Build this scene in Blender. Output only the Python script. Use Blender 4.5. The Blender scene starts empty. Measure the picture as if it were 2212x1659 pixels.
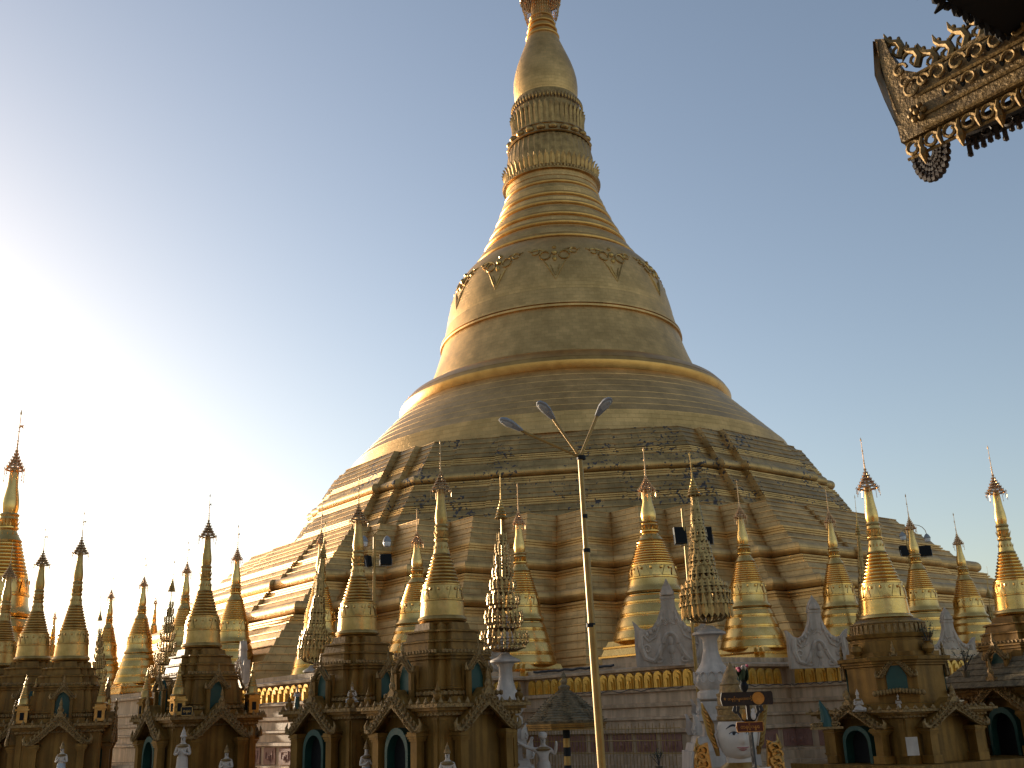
import bpy, math, random
from math import sin, cos, tan, pi, radians, sqrt, atan2, exp
from mathutils import Vector, Matrix
random.seed(7)
S = bpy.context.scene
COL = S.collection

# ------------------------------------------------------------------ camera
FQ, PITCH, ROLL, CZ = 2240.0, radians(17.9), radians(2.1), 2.0
GZ = -0.8      # paving level; heights below are measured from the wall foot at z = 0
Fw = Vector((0, cos(PITCH), sin(PITCH)))
r0 = Vector((1, 0, 0)); u0 = Vector((0, -sin(PITCH), cos(PITCH)))
Rt = r0 * cos(ROLL) - u0 * sin(ROLL)
Up = u0 * cos(ROLL) + r0 * sin(ROLL)
cd = bpy.data.cameras.new('camera'); cam = bpy.data.objects.new('camera', cd); COL.objects.link(cam)
cam.matrix_world = Matrix(((Rt.x, Up.x, -Fw.x, 0), (Rt.y, Up.y, -Fw.y, 0), (Rt.z, Up.z, -Fw.z, CZ), (0, 0, 0, 1)))
cd.sensor_width = 36.0; cd.lens = FQ / 2212 * 36
cd.clip_start = 0.05; cd.clip_end = 5000
S.camera = cam

def at(x, y, d):
    """point at depth d (metres north of the camera) seen at photo position x, y (2212 x 1659)"""
    v = Fw + Rt * ((x - 1106) / FQ) - Up * ((y - 829.5) / FQ)
    v = v * (d / v.y)
    return Vector((v.x, v.y, v.z + CZ))
def ppm(p):
    """photo pixels per metre at point p"""
    return FQ / (p - Vector((0, 0, CZ))).dot(Fw)

# ------------------------------------------------------------------ sky, sun, exposure
SUN_AZ, SUN_EL = radians(-48), radians(8)
w = bpy.data.worlds.new('World'); S.world = w; w.use_nodes = True
nt = w.node_tree; bg = nt.nodes['Background']
sky = nt.nodes.new('ShaderNodeTexSky'); sky.sky_type = 'NISHITA'; sky.sun_disc = False
sky.sun_elevation = SUN_EL; sky.sun_rotation = SUN_AZ
sky.air_density = 1.0; sky.dust_density = 1.3; sky.ozone_density = 1.2; sky.altitude = 0
wb = nt.nodes.new('ShaderNodeMix'); wb.data_type = 'RGBA'; wb.blend_type = 'MULTIPLY'; wb.inputs[0].default_value = 1
wb.inputs[7].default_value = (.985, .96, 1.0, 1)      # camera white balance of the photograph
hs = nt.nodes.new('ShaderNodeHueSaturation'); hs.inputs['Saturation'].default_value = .86     # hazy air
nt.links.new(sky.outputs[0], hs.inputs['Color']); nt.links.new(hs.outputs[0], wb.inputs[6]); nt.links.new(wb.outputs[2], bg.inputs[0]); bg.inputs[1].default_value = 0.12
sd = bpy.data.lights.new('sun', 'SUN'); sun = bpy.data.objects.new('sun', sd); COL.objects.link(sun)
sd.energy = 3.5; sd.angle = radians(0.5); sd.color = (1.0, .86, .66)
sdir = Vector((sin(SUN_AZ) * cos(SUN_EL), cos(SUN_AZ) * cos(SUN_EL), sin(SUN_EL)))
sun.rotation_euler = sdir.to_track_quat('Z', 'Y').to_euler()
sun.location = (-60, 80, 80)
S.view_settings.view_transform = 'Standard'; S.view_settings.look = 'None'
S.view_settings.exposure = 1.0; S.view_settings.gamma = 1.0
S.render.engine = 'CYCLES'
S.cycles.max_bounces = 6; S.cycles.glossy_bounces = 4; S.cycles.diffuse_bounces = 3

# ------------------------------------------------------------------ materials
def mat(name, col, col2=None, rough=.5, metal=0.0, nscale=2.0, bump=0.0, bscale=12.0, brick=None, stain=None, rvar=.12, emit=None, streak=0.0):
    m = bpy.data.materials.new(name); m.use_nodes = True
    t = m.node_tree; N = t.nodes.new; L = t.links.new
    b = t.nodes['Principled BSDF']
    tc = N('ShaderNodeTexCoord')
    col2 = col2 or tuple(c * .72 for c in col)
    no = N('ShaderNodeTexNoise'); no.inputs['Scale'].default_value = nscale; no.inputs['Detail'].default_value = 6
    no.inputs['Roughness'].default_value = .65
    L(tc.outputs['Object'], no.inputs['Vector'])
    cr = N('ShaderNodeValToRGB'); cr.color_ramp.elements[0].position = .36; cr.color_ramp.elements[1].position = .66
    cr.color_ramp.elements[0].color = (*col2, 1); cr.color_ramp.elements[1].color = (*col, 1)
    L(no.outputs[0], cr.inputs[0]); colour = cr.outputs[0]
    height = None
    if streak:
        mp = N('ShaderNodeMapping'); mp.inputs['Scale'].default_value = (1.6, 1.6, .12)
        L(tc.outputs['Object'], mp.inputs[0])
        sn = N('ShaderNodeTexNoise'); sn.inputs['Scale'].default_value = 2.2; sn.inputs['Detail'].default_value = 5
        L(mp.outputs[0], sn.inputs['Vector'])
        sr = N('ShaderNodeValToRGB'); sr.color_ramp.elements[0].position = .42; sr.color_ramp.elements[1].position = .6
        sr.color_ramp.elements[0].color = (1 - streak,) * 3 + (1,); sr.color_ramp.elements[1].color = (1, 1, 1, 1)
        L(sn.outputs[0], sr.inputs[0])
        mx = N('ShaderNodeMix'); mx.data_type = 'RGBA'; mx.blend_type = 'MULTIPLY'; mx.inputs[0].default_value = 1
        L(colour, mx.inputs[6]); L(sr.outputs[0], mx.inputs[7]); colour = mx.outputs[2]
    if brick:
        bw, bh, mort, dark = brick
        br = N('ShaderNodeTexBrick'); br.offset = .5
        br.inputs['Scale'].default_value = 1.0
        br.inputs['Brick Width'].default_value = bw; br.inputs['Row Height'].default_value = bh
        br.inputs['Mortar Size'].default_value = mort; br.inputs['Mortar Smooth'].default_value = .3
        br.inputs['Color1'].default_value = (1, 1, 1, 1); br.inputs['Color2'].default_value = (.80, .80, .78, 1)
        br.inputs['Mortar'].default_value = (dark, dark, dark, 1)
        L(tc.outputs['UV'], br.inputs['Vector'])
        mx = N('ShaderNodeMix'); mx.data_type = 'RGBA'; mx.blend_type = 'MULTIPLY'; mx.inputs[0].default_value = .7
        L(colour, mx.inputs[6]); L(br.outputs['Color'], mx.inputs[7]); colour = mx.outputs[2]
        height = br.outputs['Fac']
    b.inputs['Metallic'].default_value = metal
    if stain:
        scol, sscale, spos = stain
        n2 = N('ShaderNodeTexNoise'); n2.inputs['Scale'].default_value = sscale; n2.inputs['Detail'].default_value = 3
        L(tc.outputs['Object'], n2.inputs['Vector'])
        n3 = N('ShaderNodeTexNoise'); n3.inputs['Scale'].default_value = sscale * .09; n3.inputs['Detail'].default_value = 3
        L(tc.outputs['Object'], n3.inputs['Vector'])
        ad = N('ShaderNodeMath'); ad.operation = 'MULTIPLY_ADD'; ad.inputs[1].default_value = .7
        L(n3.outputs[0], ad.inputs[0]); L(n2.outputs[0], ad.inputs[2])
        sr = N('ShaderNodeValToRGB'); sr.color_ramp.elements[0].position = spos; sr.color_ramp.elements[1].position = spos + .03
        sr.color_ramp.elements[0].color = (0, 0, 0, 1); sr.color_ramp.elements[1].color = (1, 1, 1, 1)
        L(ad.outputs[0], sr.inputs[0])
        mx = N('ShaderNodeMix'); mx.data_type = 'RGBA'
        L(sr.outputs[0], mx.inputs[0]); L(colour, mx.inputs[6]); mx.inputs[7].default_value = (*scol, 1); colour = mx.outputs[2]
        mm = N('ShaderNodeMath'); mm.operation = 'MULTIPLY_ADD'; mm.inputs[1].default_value = -metal; mm.inputs[2].default_value = metal
        L(sr.outputs[0], mm.inputs[0]); L(mm.outputs[0], b.inputs['Metallic'])
    L(colour, b.inputs['Base Color'])
    rr = N('ShaderNodeMapRange'); rr.inputs['To Min'].default_value = max(.03, rough - rvar); rr.inputs['To Max'].default_value = min(1, rough + rvar)
    L(no.outputs[0], rr.inputs[0]); L(rr.outputs[0], b.inputs['Roughness'])
    nrm = None
    if bump:
        nb = N('ShaderNodeTexNoise'); nb.inputs['Scale'].default_value = bscale; nb.inputs['Detail'].default_value = 4
        L(tc.outputs['Object'], nb.inputs['Vector'])
        bp = N('ShaderNodeBump'); bp.inputs['Strength'].default_value = bump; bp.inputs['Distance'].default_value = .05
        L(nb.outputs[0], bp.inputs['Height']); nrm = bp.outputs[0]
    if height:
        bp = N('ShaderNodeBump'); bp.inputs['Strength'].default_value = .5; bp.inputs['Distance'].default_value = -.04
        L(height, bp.inputs['Height'])
        if nrm: L(nrm, bp.inputs['Normal'])
        nrm = bp.outputs[0]
    if nrm: L(nrm, b.inputs['Normal'])
    if emit:
        b.inputs['Emission Color'].default_value = (*emit[0], 1); b.inputs['Emission Strength'].default_value = emit[1]
    return m

GOLD = (.82, .49, .18); GOLD2 = (.56, .325, .11)
M = {}
M['tile'] = mat('gold_plate_tiles', GOLD, GOLD2, .45, .92, .35, .25, 3.0, brick=(.75, .42, .018, .62))
M['terrace'] = mat('weathered_gold_terrace', (.80, .485, .18), (.50, .29, .10), .46, .9, .5, .3, 3.0, brick=(1.1, .5, .02, .5), stain=((.065, .05, .042), 3.6, 1.045))
M['upper'] = mat('patched_gold_terrace', (.72, .45, .17), (.44, .27, .10), .47, .88, .6, .3, 3.0, brick=(1.1, .5, .02, .5), stain=((.065, .05, .042), 3.4, .99))
M['ring'] = mat('polished_gold_moulding', (.76, .42, .12), (.56, .29, .08), .38, 1.0, .6, .15, 4.0)
M['leaf'] = mat('shiny_gold_leaf', (.84, .53, .18), (.66, .38, .10), .27, 1.0, 1.2, .12, 9.0)
M['leafdull'] = mat('dull_gold_leaf', (.60, .37, .12), (.38, .22, .06), .36, .9, 1.6, .2, 9.0)
M['hti'] = mat('dark_gilded_metal', (.52, .32, .15), (.30, .18, .08), .33, .9, 6)
M['copper'] = mat('coppery_gilded_metal', (.74, .44, .22), (.48, .27, .12), .32, .95, 6)
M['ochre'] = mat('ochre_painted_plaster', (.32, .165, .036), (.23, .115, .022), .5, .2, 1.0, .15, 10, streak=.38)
M['ochre2'] = mat('gold_painted_carving', (.36, .21, .065), (.17, .095, .028), .45, .35, 7, .5, 26)
M['green'] = mat('turquoise_paint', (.016, .07, .048), (.011, .05, .036), .5, 0, 2, .1)
M['dark'] = mat('shade_black', (.012, .011, .010), None, .8)  # near-black colour for shade in openings; also on the roofs and hall fringe
M['white'] = mat('white_stucco', (.64, .54, .44), (.50, .41, .33), .65, 0, 1.4, .2, 14, streak=.18)
M['pink'] = mat('pinkish_whitewash', (.66, .465, .29), (.54, .37, .22), .65, 0, 1.0, .2, 10, streak=.25)
M['panel'] = mat('faded_red_panel', (.36, .19, .135), (.27, .135, .10), .7, 0, 3, .2)
M['cable'] = mat('black_cable', (.02, .02, .022), None, .6)
M['pole'] = mat('gold_painted_pole', (.40, .24, .06), (.28, .16, .04), .42, .4, 3)
M['grey'] = mat('grey_lamp_casing', (.30, .29, .28), (.22, .21, .21), .5, .1, 6)
M['glass'] = mat('lamp_lens', (.42, .40, .36), (.3, .29, .27), .12, 0, 5)
M['black'] = mat('black_paint', (.012, .012, .012), None, .6)
M['shingle'] = mat('mossy_roof_tile', (.24, .17, .09), (.09, .07, .04), .8, 0, 5, .6, 22)
M['ground'] = mat('marble_paving', (.42, .40, .37), (.32, .30, .28), .4, 0, .4, .1)
M['skin'] = mat('cream_painted_face', (.62, .52, .42), (.54, .44, .35), .5, 0, 2)
M['brow'] = mat('black_brow_paint', (.012, .012, .016), None, .5)
M['eye'] = mat('white_eye_paint', (.72, .70, .66), None, .3)
M['lip'] = mat('red_lip_paint', (.42, .13, .11), None, .45)
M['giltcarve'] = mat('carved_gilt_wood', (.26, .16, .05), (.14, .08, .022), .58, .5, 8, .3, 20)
M['petalgold'] = mat('gilded_wall_petal', (.80, .50, .10), (.60, .34, .06), .35, .55, 3)
M['lotus'] = mat('dark_ornate_gold', (.56, .33, .11), (.32, .18, .06), .4, .9, 1.2, .3, 5)
M['cream'] = mat('shaded_cream_stucco', (.58, .46, .35), (.45, .35, .26), .7, 0, 1.4, .25, 14, streak=.25)  # pediment stucco, white darkened to cream for shade, with weather streaks
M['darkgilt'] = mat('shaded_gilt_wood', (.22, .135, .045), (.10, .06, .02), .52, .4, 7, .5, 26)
M['bronze'] = mat('aged_gilt_bronze', (.40, .26, .10), (.22, .13, .045), .36, .95, 3)
M['wood'] = mat('dark_wood', (.022, .013, .010), (.012, .008, .007), .55, 0, 4, .3)
M['shadewood'] = mat('shade_dark_carving', (.045, .028, .018), (.02, .013, .009), .6, 0, 5, .2)  # fringe carving coloured near-black for the shade under the eave
M['redboard'] = mat('maroon_board', (.09, .018, .014), (.06, .012, .010), .45)
M['goldtext'] = mat('gilt_lettering', (.55, .32, .09), (.40, .22, .06), .4, .5, 5)
M['plant'] = mat('green_leaf', (.05, .085, .03), (.025, .05, .02), .6)
M['flower'] = mat('pink_flower', (.45, .06, .12), (.35, .04, .08), .6)
M['cloth'] = mat('pale_blue_robe', (.34, .42, .48), (.5, .46, .42), .6, 0, 5)

for k_ in ('shingle', 'pink', 'ochre', 'white', 'panel', 'dark', 'cream', 'black'): M[k_].node_tree.nodes['Principled BSDF'].inputs['Specular IOR Level'].default_value = .2

# ------------------------------------------------------------------ mesh builder
class MB:
    def __init__(s): s.v = []; s.f = []; s.uv = []; s.T = Matrix()
    def add(s, vs, fs, uvs=None):
        b = len(s.v)
        s.v += [tuple(s.T @ Vector(p)) for p in vs]
        for i, f in enumerate(fs):
            s.f.append([b + k for k in f]); s.uv.append(uvs[i] if uvs else None)
        return s
    def box(s, c, size, rz=0, top=1.0):
        x, y, z = [k / 2 for k in size]; out = []
        for sz_ in (-1, 1):
            k = top if sz_ > 0 else 1
            for a, b in ((-1, -1), (1, -1), (1, 1), (-1, 1)):
                px, py = a * x * k, b * y * k
                out.append((c[0] + px * cos(rz) - py * sin(rz), c[1] + px * sin(rz) + py * cos(rz), c[2] + sz_ * z))
        return s.add(out, [(3, 2, 1, 0), (4, 5, 6, 7), (0, 1, 5, 4), (1, 2, 6, 5), (2, 3, 7, 6), (3, 0, 4, 7)])
    def rings(s, rings, closed=True, cap0=False, cap1=False, vlen=None):
        n = len(rings[0]); vs = [p for r in rings for p in r]; fs = []; uvs = []
        V = [0.0]
        for i in range(1, len(rings)): V.append(V[-1] + (Vector(rings[i][0]) - Vector(rings[i - 1][0])).length)
        U = [0.0]; ref = rings[0]
        for j in range(n): U.append(U[-1] + (Vector(ref[(j + 1) % n]) - Vector(ref[j])).length)
        for i in range(len(rings) - 1):
            for j in range(n if closed else n - 1):
                k = (j + 1) % n
                fs.append((i * n + j, i * n + k, (i + 1) * n + k, (i + 1) * n + j))
                uvs.append(((U[j], V[i]), (U[j + 1], V[i]), (U[j + 1], V[i + 1]), (U[j], V[i + 1])))
        if cap0: fs.append(tuple(range(n - 1, -1, -1))); uvs.append(None)
        if cap1: fs.append(tuple(range((len(rings) - 1) * n, len(rings) * n))); uvs.append(None)
        return s.add(vs, fs, uvs)
    def lathe(s, prof, n=32, c=(0, 0, 0), a0=0.0, cap=True, sx=1, sy=1):
        rr = [[(c[0] + r * sx * cos(a0 + 2 * pi * j / n), c[1] + r * sy * sin(a0 + 2 * pi * j / n), c[2] + z) for j in range(n)] for r, z in prof]
        return s.rings(rr, True, cap, cap)
    def tube(s, pts, rad, n=6, cap=True):
        pts = [Vector(p) for p in pts]
        if not isinstance(rad, (list, tuple)): rad = [rad] * len(pts)
        rr = []; prev = None
        for i, p in enumerate(pts):
            d = (pts[min(i + 1, len(pts) - 1)] - pts[max(i - 1, 0)])
            d = d.normalized() if d.length > 1e-9 else Vector((0, 0, 1))
            if prev is None:
                a = Vector((0, 0, 1)) if abs(d.z) < .9 else Vector((1, 0, 0))
                x = d.cross(a).normalized()
            else: x = (prev - d * prev.dot(d)).normalized()
            prev = x; y = d.cross(x)
            rr.append([tuple(p + (x * cos(2 * pi * j / n) + y * sin(2 * pi * j / n)) * rad[i]) for j in range(n)])
        return s.rings(rr, True, cap, cap)
    def prism(s, poly, t, o=(0, 0, 0), ax=(1, 0, 0), ay=(0, 0, 1)):
        """polygon in the plane ax/ay at o, extruded to both sides by t/2"""
        ax = Vector(ax); ay = Vector(ay); nn = ax.cross(ay).normalized(); o = Vector(o); n = len(poly)
        vs = [tuple(o + ax * p[0] + ay * p[1] + nn * (t / 2)) for p in poly] + [tuple(o + ax * p[0] + ay * p[1] - nn * (t / 2)) for p in poly]
        fs = [tuple(range(n)), tuple(range(2 * n - 1, n - 1, -1))] + [(j, n + j, n + (j + 1) % n, (j + 1) % n) for j in range(n)]
        return s.add(vs, fs)
    def blob(s, c, r, n=8, m=5):
        if not isinstance(r, (tuple, list)): r = (r, r, r)
        rr = []
        for i in range(m + 1):
            a = -pi / 2 + pi * i / m; k = max(cos(a), .02)
            rr.append([(c[0] + r[0] * k * cos(2 * pi * j / n), c[1] + r[1] * k * sin(2 * pi * j / n), c[2] + r[2] * sin(a)) for j in range(n)])
        return s.rings(rr, True, True, True)
    def build(s, name, m, parent=None, loc=None, angle=35):
        me = bpy.data.meshes.new(name); me.from_pydata(s.v, [], s.f); me.update()
        me.materials.append(m if not isinstance(m, str) else M[m])
        if any(u for u in s.uv):
            ul = me.uv_layers.new(name='UVMap'); k = 0
            for f, u in zip(s.f, s.uv):
                for q in range(len(f)):
                    if u and q < len(u): ul.data[k].uv = u[q]
                    k += 1
        me.polygons.foreach_set('use_smooth', [True] * len(me.polygons)); me.set_sharp_from_angle(angle=radians(angle))
        o = bpy.data.objects.new(name, me); COL.objects.link(o)
        if parent is not None: o.parent = parent
        if loc is not None: o.location = loc
        return o

def tag(o, label=None, cat=None, group=None, kind=None):
    if label: o['label'] = label
    if cat: o['category'] = cat
    if group: o['group'] = group
    if kind: o['kind'] = kind
    return o
def thing(name, label, cat, loc=(0, 0, 0), rz=0, group=None):
    o = bpy.data.objects.new(name, None); COL.objects.link(o); o.location = loc; o.rotation_euler = (0, 0, rz)
    o.empty_display_size = .5
    return tag(o, label, cat, group)
CHILD = {}
def copy_tree(o, parent=None):
    c = o.copy(); COL.objects.link(c)
    if parent is not None: c.parent = parent
    for ch in list(o.children): copy_tree(ch, c)
    return c
def arc(cx, cy, r, a0, a1, n): return [(cx + r * cos(a0 + (a1 - a0) * i / n), cy + r * sin(a0 + (a1 - a0) * i / n)) for i in range(n + 1)]

# ------------------------------------------------------------------ ground
g = MB(); g.add([(-1500, -600, GZ), (1500, -600, GZ), (1500, 2600, GZ), (-1500, 2600, GZ)], [(0, 1, 2, 3)], [((0, 0), (3000, 0), (3000, 3200), (0, 3200))])
tag(g.build('ground', 'ground'), 'pale marble paving of the platform around the stupa', 'ground', kind='structure')

# ------------------------------------------------------------------ great stupa
X0, Y0, YAW = 5.9, 110.0, radians(5.4)
eu = Vector((cos(YAW), -sin(YAW), 0)); ev = Vector((-sin(YAW), -cos(YAW), 0)); C0 = Vector((X0, Y0, 0))
def W(u, v, z): return C0 + eu * u + ev * v + Vector((0, 0, z))
stupa = thing('great_stupa', 'enormous golden bell-shaped pagoda towering over the whole scene', 'pagoda', (X0, Y0, 0))
stupa.rotation_euler = (0, radians(-.35), 0)

def octant_close(P):
    """P: (u,v) points from front centre to side centre -> closed clockwise loop by symmetry"""
    loop = []
    Q = P + [(b, a) for a, b in reversed(P[:-1])]     # to next front centre
    for k in range(4):
        for (u, v) in Q[:-1]:
            for _ in range(k): u, v = v, -u
            loop.append((u, v))
    return loop
def lower_plan(a):
    t = 4.3
    P = [(0, a - t / 2), (t / 2, a), (t, a - t / 2), (1.5 * t, a), (2 * t, a - t / 2), (2.5 * t, a), (3 * t, a - t / 2)]
    c = a * sqrt(2) + 3.2; s = c - (a + 2.5 * t)
    u, v = P[-1]
    u += s / 4; v += s / 4; P.append((u, v))
    u += 1.0; v -= 1.0; P.append((u, v))
    u += s / 4; v += s / 4; P.append((u, v))
    # long side with one shallow set-out near its middle
    P.append((c / 2 + 4.6, c / 2 - 4.6) if False else (u + (c / 2 - u) * .55, v + (c / 2 - v) * .55))
    q = P[-1]; P.append((q[0] + .22, q[1] + .22)); P.append((c / 2 + .22, c / 2 + .22))
    return octant_close(P)
def upper_plan(a):
    wv = 10.6 + (a - 23.6) * .63
    P = [(0, a), (wv * .45, a), (wv * .45, a - .3), (wv * .78, a - .3), (wv * .78, a - .6), (wv, a - .6)]
    u, v = P[-1]
    for run_, st_ in ((1.5, .46), (1.7, .46)):
        u += run_; v -= run_; P.append((u, v))
        u += st_; v += st_; P.append((u, v))
    c = u + v; P.append((c / 2, c / 2))
    return octant_close(P)
def terrace_profile(z0, z1, rolls, grooves, ch):
    """(a offset, z): battered courses on the slope a = 47.7 - 1.034 z with mouldings"""
    A = lambda z: (47.7 - 1.034 * z) if z1 < 20 else 23.6 + .53 * (25.5 - z)
    ev_ = sorted([(z - .48, z + .48, 'r') for z in rolls] + [(z - .30, z + .30, 'g') for z in grooves])
    out = []; z = z0
    def courses(za, zb):
        n = max(1, round((zb - za) / ch)); h = (zb - za) / n
        for i in range(n):
            zz = za + i * h; a = A(zz)
            out.extend([(a, zz), (a - .55 * h, zz + h - .09), (a - .55 * h + .045, zz + h - .08), (a - .55 * h + .03, zz + h - .015)])
    for (za, zb, k) in ev_:
        if za > z + .2: courses(z, za)
        a = A(za)
        if k == 'r':
            for i in range(9):
                th = -pi / 2 + pi * i / 8
                out.append((a - .28 - .12 * i / 8 + .42 * cos(th), (za + zb) / 2 + .46 * sin(th)))
        else:
            h = (zb - za) / 3
            for i in range(3):
                q = za + i * h; b = a - .14 - i * .12
                out += [(b + .12, q), (b + .12, q + h * .55), (b - .14, q + h * .56), (b - .14, q + h * .98)]
        z = zb
    courses(z, z1); out.append((A(z1), z1))
    return out
def build_terrace(name, plan, prof, m):
    mb = MB(); rr = []
    for a, z in prof:
        rr.append([tuple(W(u, v, z) - C0) for u, v in plan(a)][::-1])
    mb.rings(rr, True, True, True)
    return mb.build(name, m, stupa, angle=28)
build_terrace('lower_terrace', lower_plan, terrace_profile(2.5, 17.4, [12.78, 10.1], [14.6, 11.95, 9.25], .52), 'terrace')
build_terrace('upper_terrace', upper_plan, terrace_profile(17.38, 25.5, [21.7], [23.2, 20.95, 18.9], .5), 'upper')

NS = 144
# circular bands
pr = [(23.75, 25.42), (23.55, 26.2), (23.5, 26.22), (23.3, 27.36)]; n = 7
for i in range(n):
    t0 = i / n; t1 = (i + 1) / n
    f = lambda t: (23.15 - 5.35 * t, 27.4 + 5.7 * t)
    a, b = f(t0), f(t1); pr += [(a[0] + .05, a[1]), (a[0] + .05, a[1] + .05), (b[0] + .08, b[1] - .004)]
MB().lathe(pr, NS).build('circular_band', 'tile', stupa, angle=28)
MB().lathe([(17.2, 33.0), (17.9, 33.1), (18.1, 33.5), (18.12, 33.9), (17.85, 34.35)], NS).lathe([(17.86, 34.36), (17.3, 35.0), (16.4, 35.5), (15.4, 35.75), (15.0, 35.76)], NS).build('bell_lip', 'ring', stupa, angle=24)
bell = [(15.15, 35.7), (14.95, 36.3), (14.55, 37.4), (14.1, 38.6), (13.75, 39.7), (13.45, 40.7), (13.33, 41.2)]
bell2 = [(13.2, 41.9), (13.0, 42.8), (12.86, 43.5), (12.80, 43.52), (12.74, 44.2), (12.55, 45.2), (12.3, 46.3), (12.05, 47.15), (11.7, 48.1), (11.25, 49.0), (10.7, 49.75), (10.2, 50.3)]
def br(z):
    for (r1, z1), (r2, z2) in zip(bell2, bell2[1:]):
        if z1 <= z <= z2: return r1 + (r2 - r1) * (z - z1) / (z2 - z1)
    return 10.2
mb = MB(); full = bell + [(13.55, 41.25), (13.55, 41.45), (13.3, 41.5), (13.3, 41.58), (13.5, 41.62), (13.48, 41.8)] + bell2
mb.lathe(full, NS); mb.build('bell', 'tile', stupa, angle=24)
# floral pendants round the bell shoulder
for k in range(12):
    th0 = -pi / 2 - radians(3.5) + k * pi / 6
    def P(ds, z, out=.02):
        r = br(z) + out; a = th0 + ds / r
        return (r * cos(a), r * sin(a), z)
    mb = MB()
    for sg in (-1, 1):
        mb.tube([P(sg * x, z, .02) for x, z in ((.0, 44.5), (.35, 45.3), (.75, 46.2), (1.15, 46.9))], [.03, .09, .1, .05], 5)
        mb.tube([P(sg * x, z, .02) for x, z in ((.0, 45.0), (.2, 45.6), (.45, 46.3))], [.04, .08, .05], 5)
        mb.tube([P(sg * (1.0 + .55 * cos(t)), 47.6 + .55 * sin(t), .05) for t in [i * .6 for i in range(11)]], .10, 5)
        mb.tube([P(sg * (2.0 + .4 * cos(t)), 48.2 + .35 * sin(t), .04) for t in [i * .7 for i in range(9)]], .10, 5)
        mb.tube([P(sg * x, z, .02) for x, z in ((.9, 48.2), (1.6, 48.5), (2.4, 48.35), (2.75, 48.5))], [.12, .1, .08, .05], 5)
    mb.blob(P(0, 47.9, .0), .34, 8, 5); mb.blob(P(0, 47.1, .0), (.24, .24, .36), 8, 5); mb.blob(P(0, 48.7, 0), .24, 8, 4)
    mb.build('bell_ornament', 'leafdull', stupa)
# turban rings
tb = [(10.2, 50.3), (9.6, 50.75)]
rg = [(51.15, 9.25, .45), (53.3, 8.1, .42), (54.7, 7.45, .40), (56.5, 6.65, .40), (57.9, 6.1, .38), (59.75, 5.5, .34)]
mb = MB(); mr = MB()
for i, (z, r, h) in enumerate(rg):
    tb += [(r + .25, z - h - .12), (r, z - h)]
    mr.lathe([(r - .12 + (h * .8) * cos(a), z + h * .8 * sin(a)) for a in [-pi / 2 + pi * q / 8 for q in range(9)]], NS // 2)
    tb += [(r - .12, z + h)]
    if i < 5:
        zz = (z + h + rg[i + 1][0] - rg[i + 1][2]) / 2
        r2 = (r + rg[i + 1][1]) / 2 + .12
        tb += [(r2 + .05, zz - .02), (r2 - .05, zz + .02)]
tb += [(5.35, 60.6), (5.42, 60.62), (5.40, 61.5)]
mb.lathe(tb, NS); mb.build('turban_band', 'tile', stupa, angle=24)
mr.build('turban_ring', 'ring', stupa)
# lotus section
mb = MB(); mb.lathe([(5.4, 61.4), (5.3, 62.0), (5.15, 64.0), (5.05, 65.2), (4.75, 66.6), (4.7, 66.8), (4.6, 67.8), (4.25, 68.0), (4.2, 69.5), (4.25, 71.2), (4.05, 71.8), (3.85, 73.2)], 96)
for k in range(90):
    a = 2 * pi * k / 90; mb.blob((5.65 * cos(a), 5.65 * sin(a), 61.65), (.2, .2, .3), 6, 3)
mb.lathe([(5.4, 61.25), (5.75, 61.35), (5.75, 61.5), (5.4, 61.55)], 96, cap=False)
mb.lathe([(4.9, 66.55), (5.05, 66.65), (5.0, 66.8), (4.7, 66.85)], 96, cap=False)
mb.lathe([(4.6, 67.75), (4.72, 67.85), (4.66, 68.0), (4.3, 68.05)], 96, cap=False)
for k in range(60):
    a = 2 * pi * k / 60; mb.blob((4.25 * cos(a), 4.25 * sin(a), 72.1), (.17, .17, .45), 6, 3)
mb.build('lotus_band', 'lotus', stupa)
mb = MB()
for k in range(52):                     # upturned petals
    a = 2 * pi * k / 52; T = Matrix.Rotation(a, 4, 'Z')
    mb.T = T
    mb.rings([[(r, -w_, z), (r + .14, 0, z), (r, w_, z), (r - .14, 0, z)] for r, w_, z in ((5.3, .24, 62.1), (5.40, .31, 62.6), (5.46, .29, 63.0), (5.62, .17, 63.35), (5.74, .02, 63.6))], True, True, True)
for k in range(42):                     # long hanging petals
    a = 2 * pi * k / 42; mb.T = Matrix.Rotation(a, 4, 'Z')
    mb.rings([[(r, -w_, z), (r + .12, 0, z), (r, w_, z), (r - .2, 0, z)] for r, w_, z in ((5.07, .25, 63.6), (5.0, .32, 65.2), (4.78, .28, 66.4))], True, True, True)
    mb.rings([[(r, -w_, z), (r + .14, 0, z), (r, w_, z), (r - .2, 0, z)] for r, w_, z in ((4.22, .2, 68.2), (4.26, .27, 69.2), (4.3, .27, 70.2), (4.42, .2, 70.8), (4.5, .03, 71.1))], True, True, True)
mb.T = Matrix()
for k in range(21):
    a = 2 * pi * k / 21; mb.blob((4.62 * cos(a), 4.62 * sin(a), 67.3), (.56, .56, .44), 10, 7)
mb.build('lotus_petal', 'lotus', stupa)
MB().lathe([(3.7, 73.1), (3.8, 73.6), (3.88, 74.4), (3.92, 75.2), (3.86, 76.3), (3.68, 77.3), (3.35, 78.5), (3.0, 79.5), (2.6, 80.6), (2.2, 81.7), (1.98, 82.4)], 96).build('banana_bud', 'tile', stupa)
mb = MB()
for z, r, h in ((82.6, 1.95, .22), (83.6, 1.75, .2), (84.5, 1.6, .18), (85.5, 1.42, .16)):
    mb.lathe([(r - .05 + h * cos(a), z + h * sin(a)) for a in [-pi / 2 + pi * q / 6 for q in range(7)]], 48)
mb.lathe([(1.9, 82.3), (1.65, 83.5), (1.5, 84.5), (1.3, 86), (1.1, 89), (.3, 99)], 48); mb.build('bud_neck', 'ring', stupa)
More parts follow.
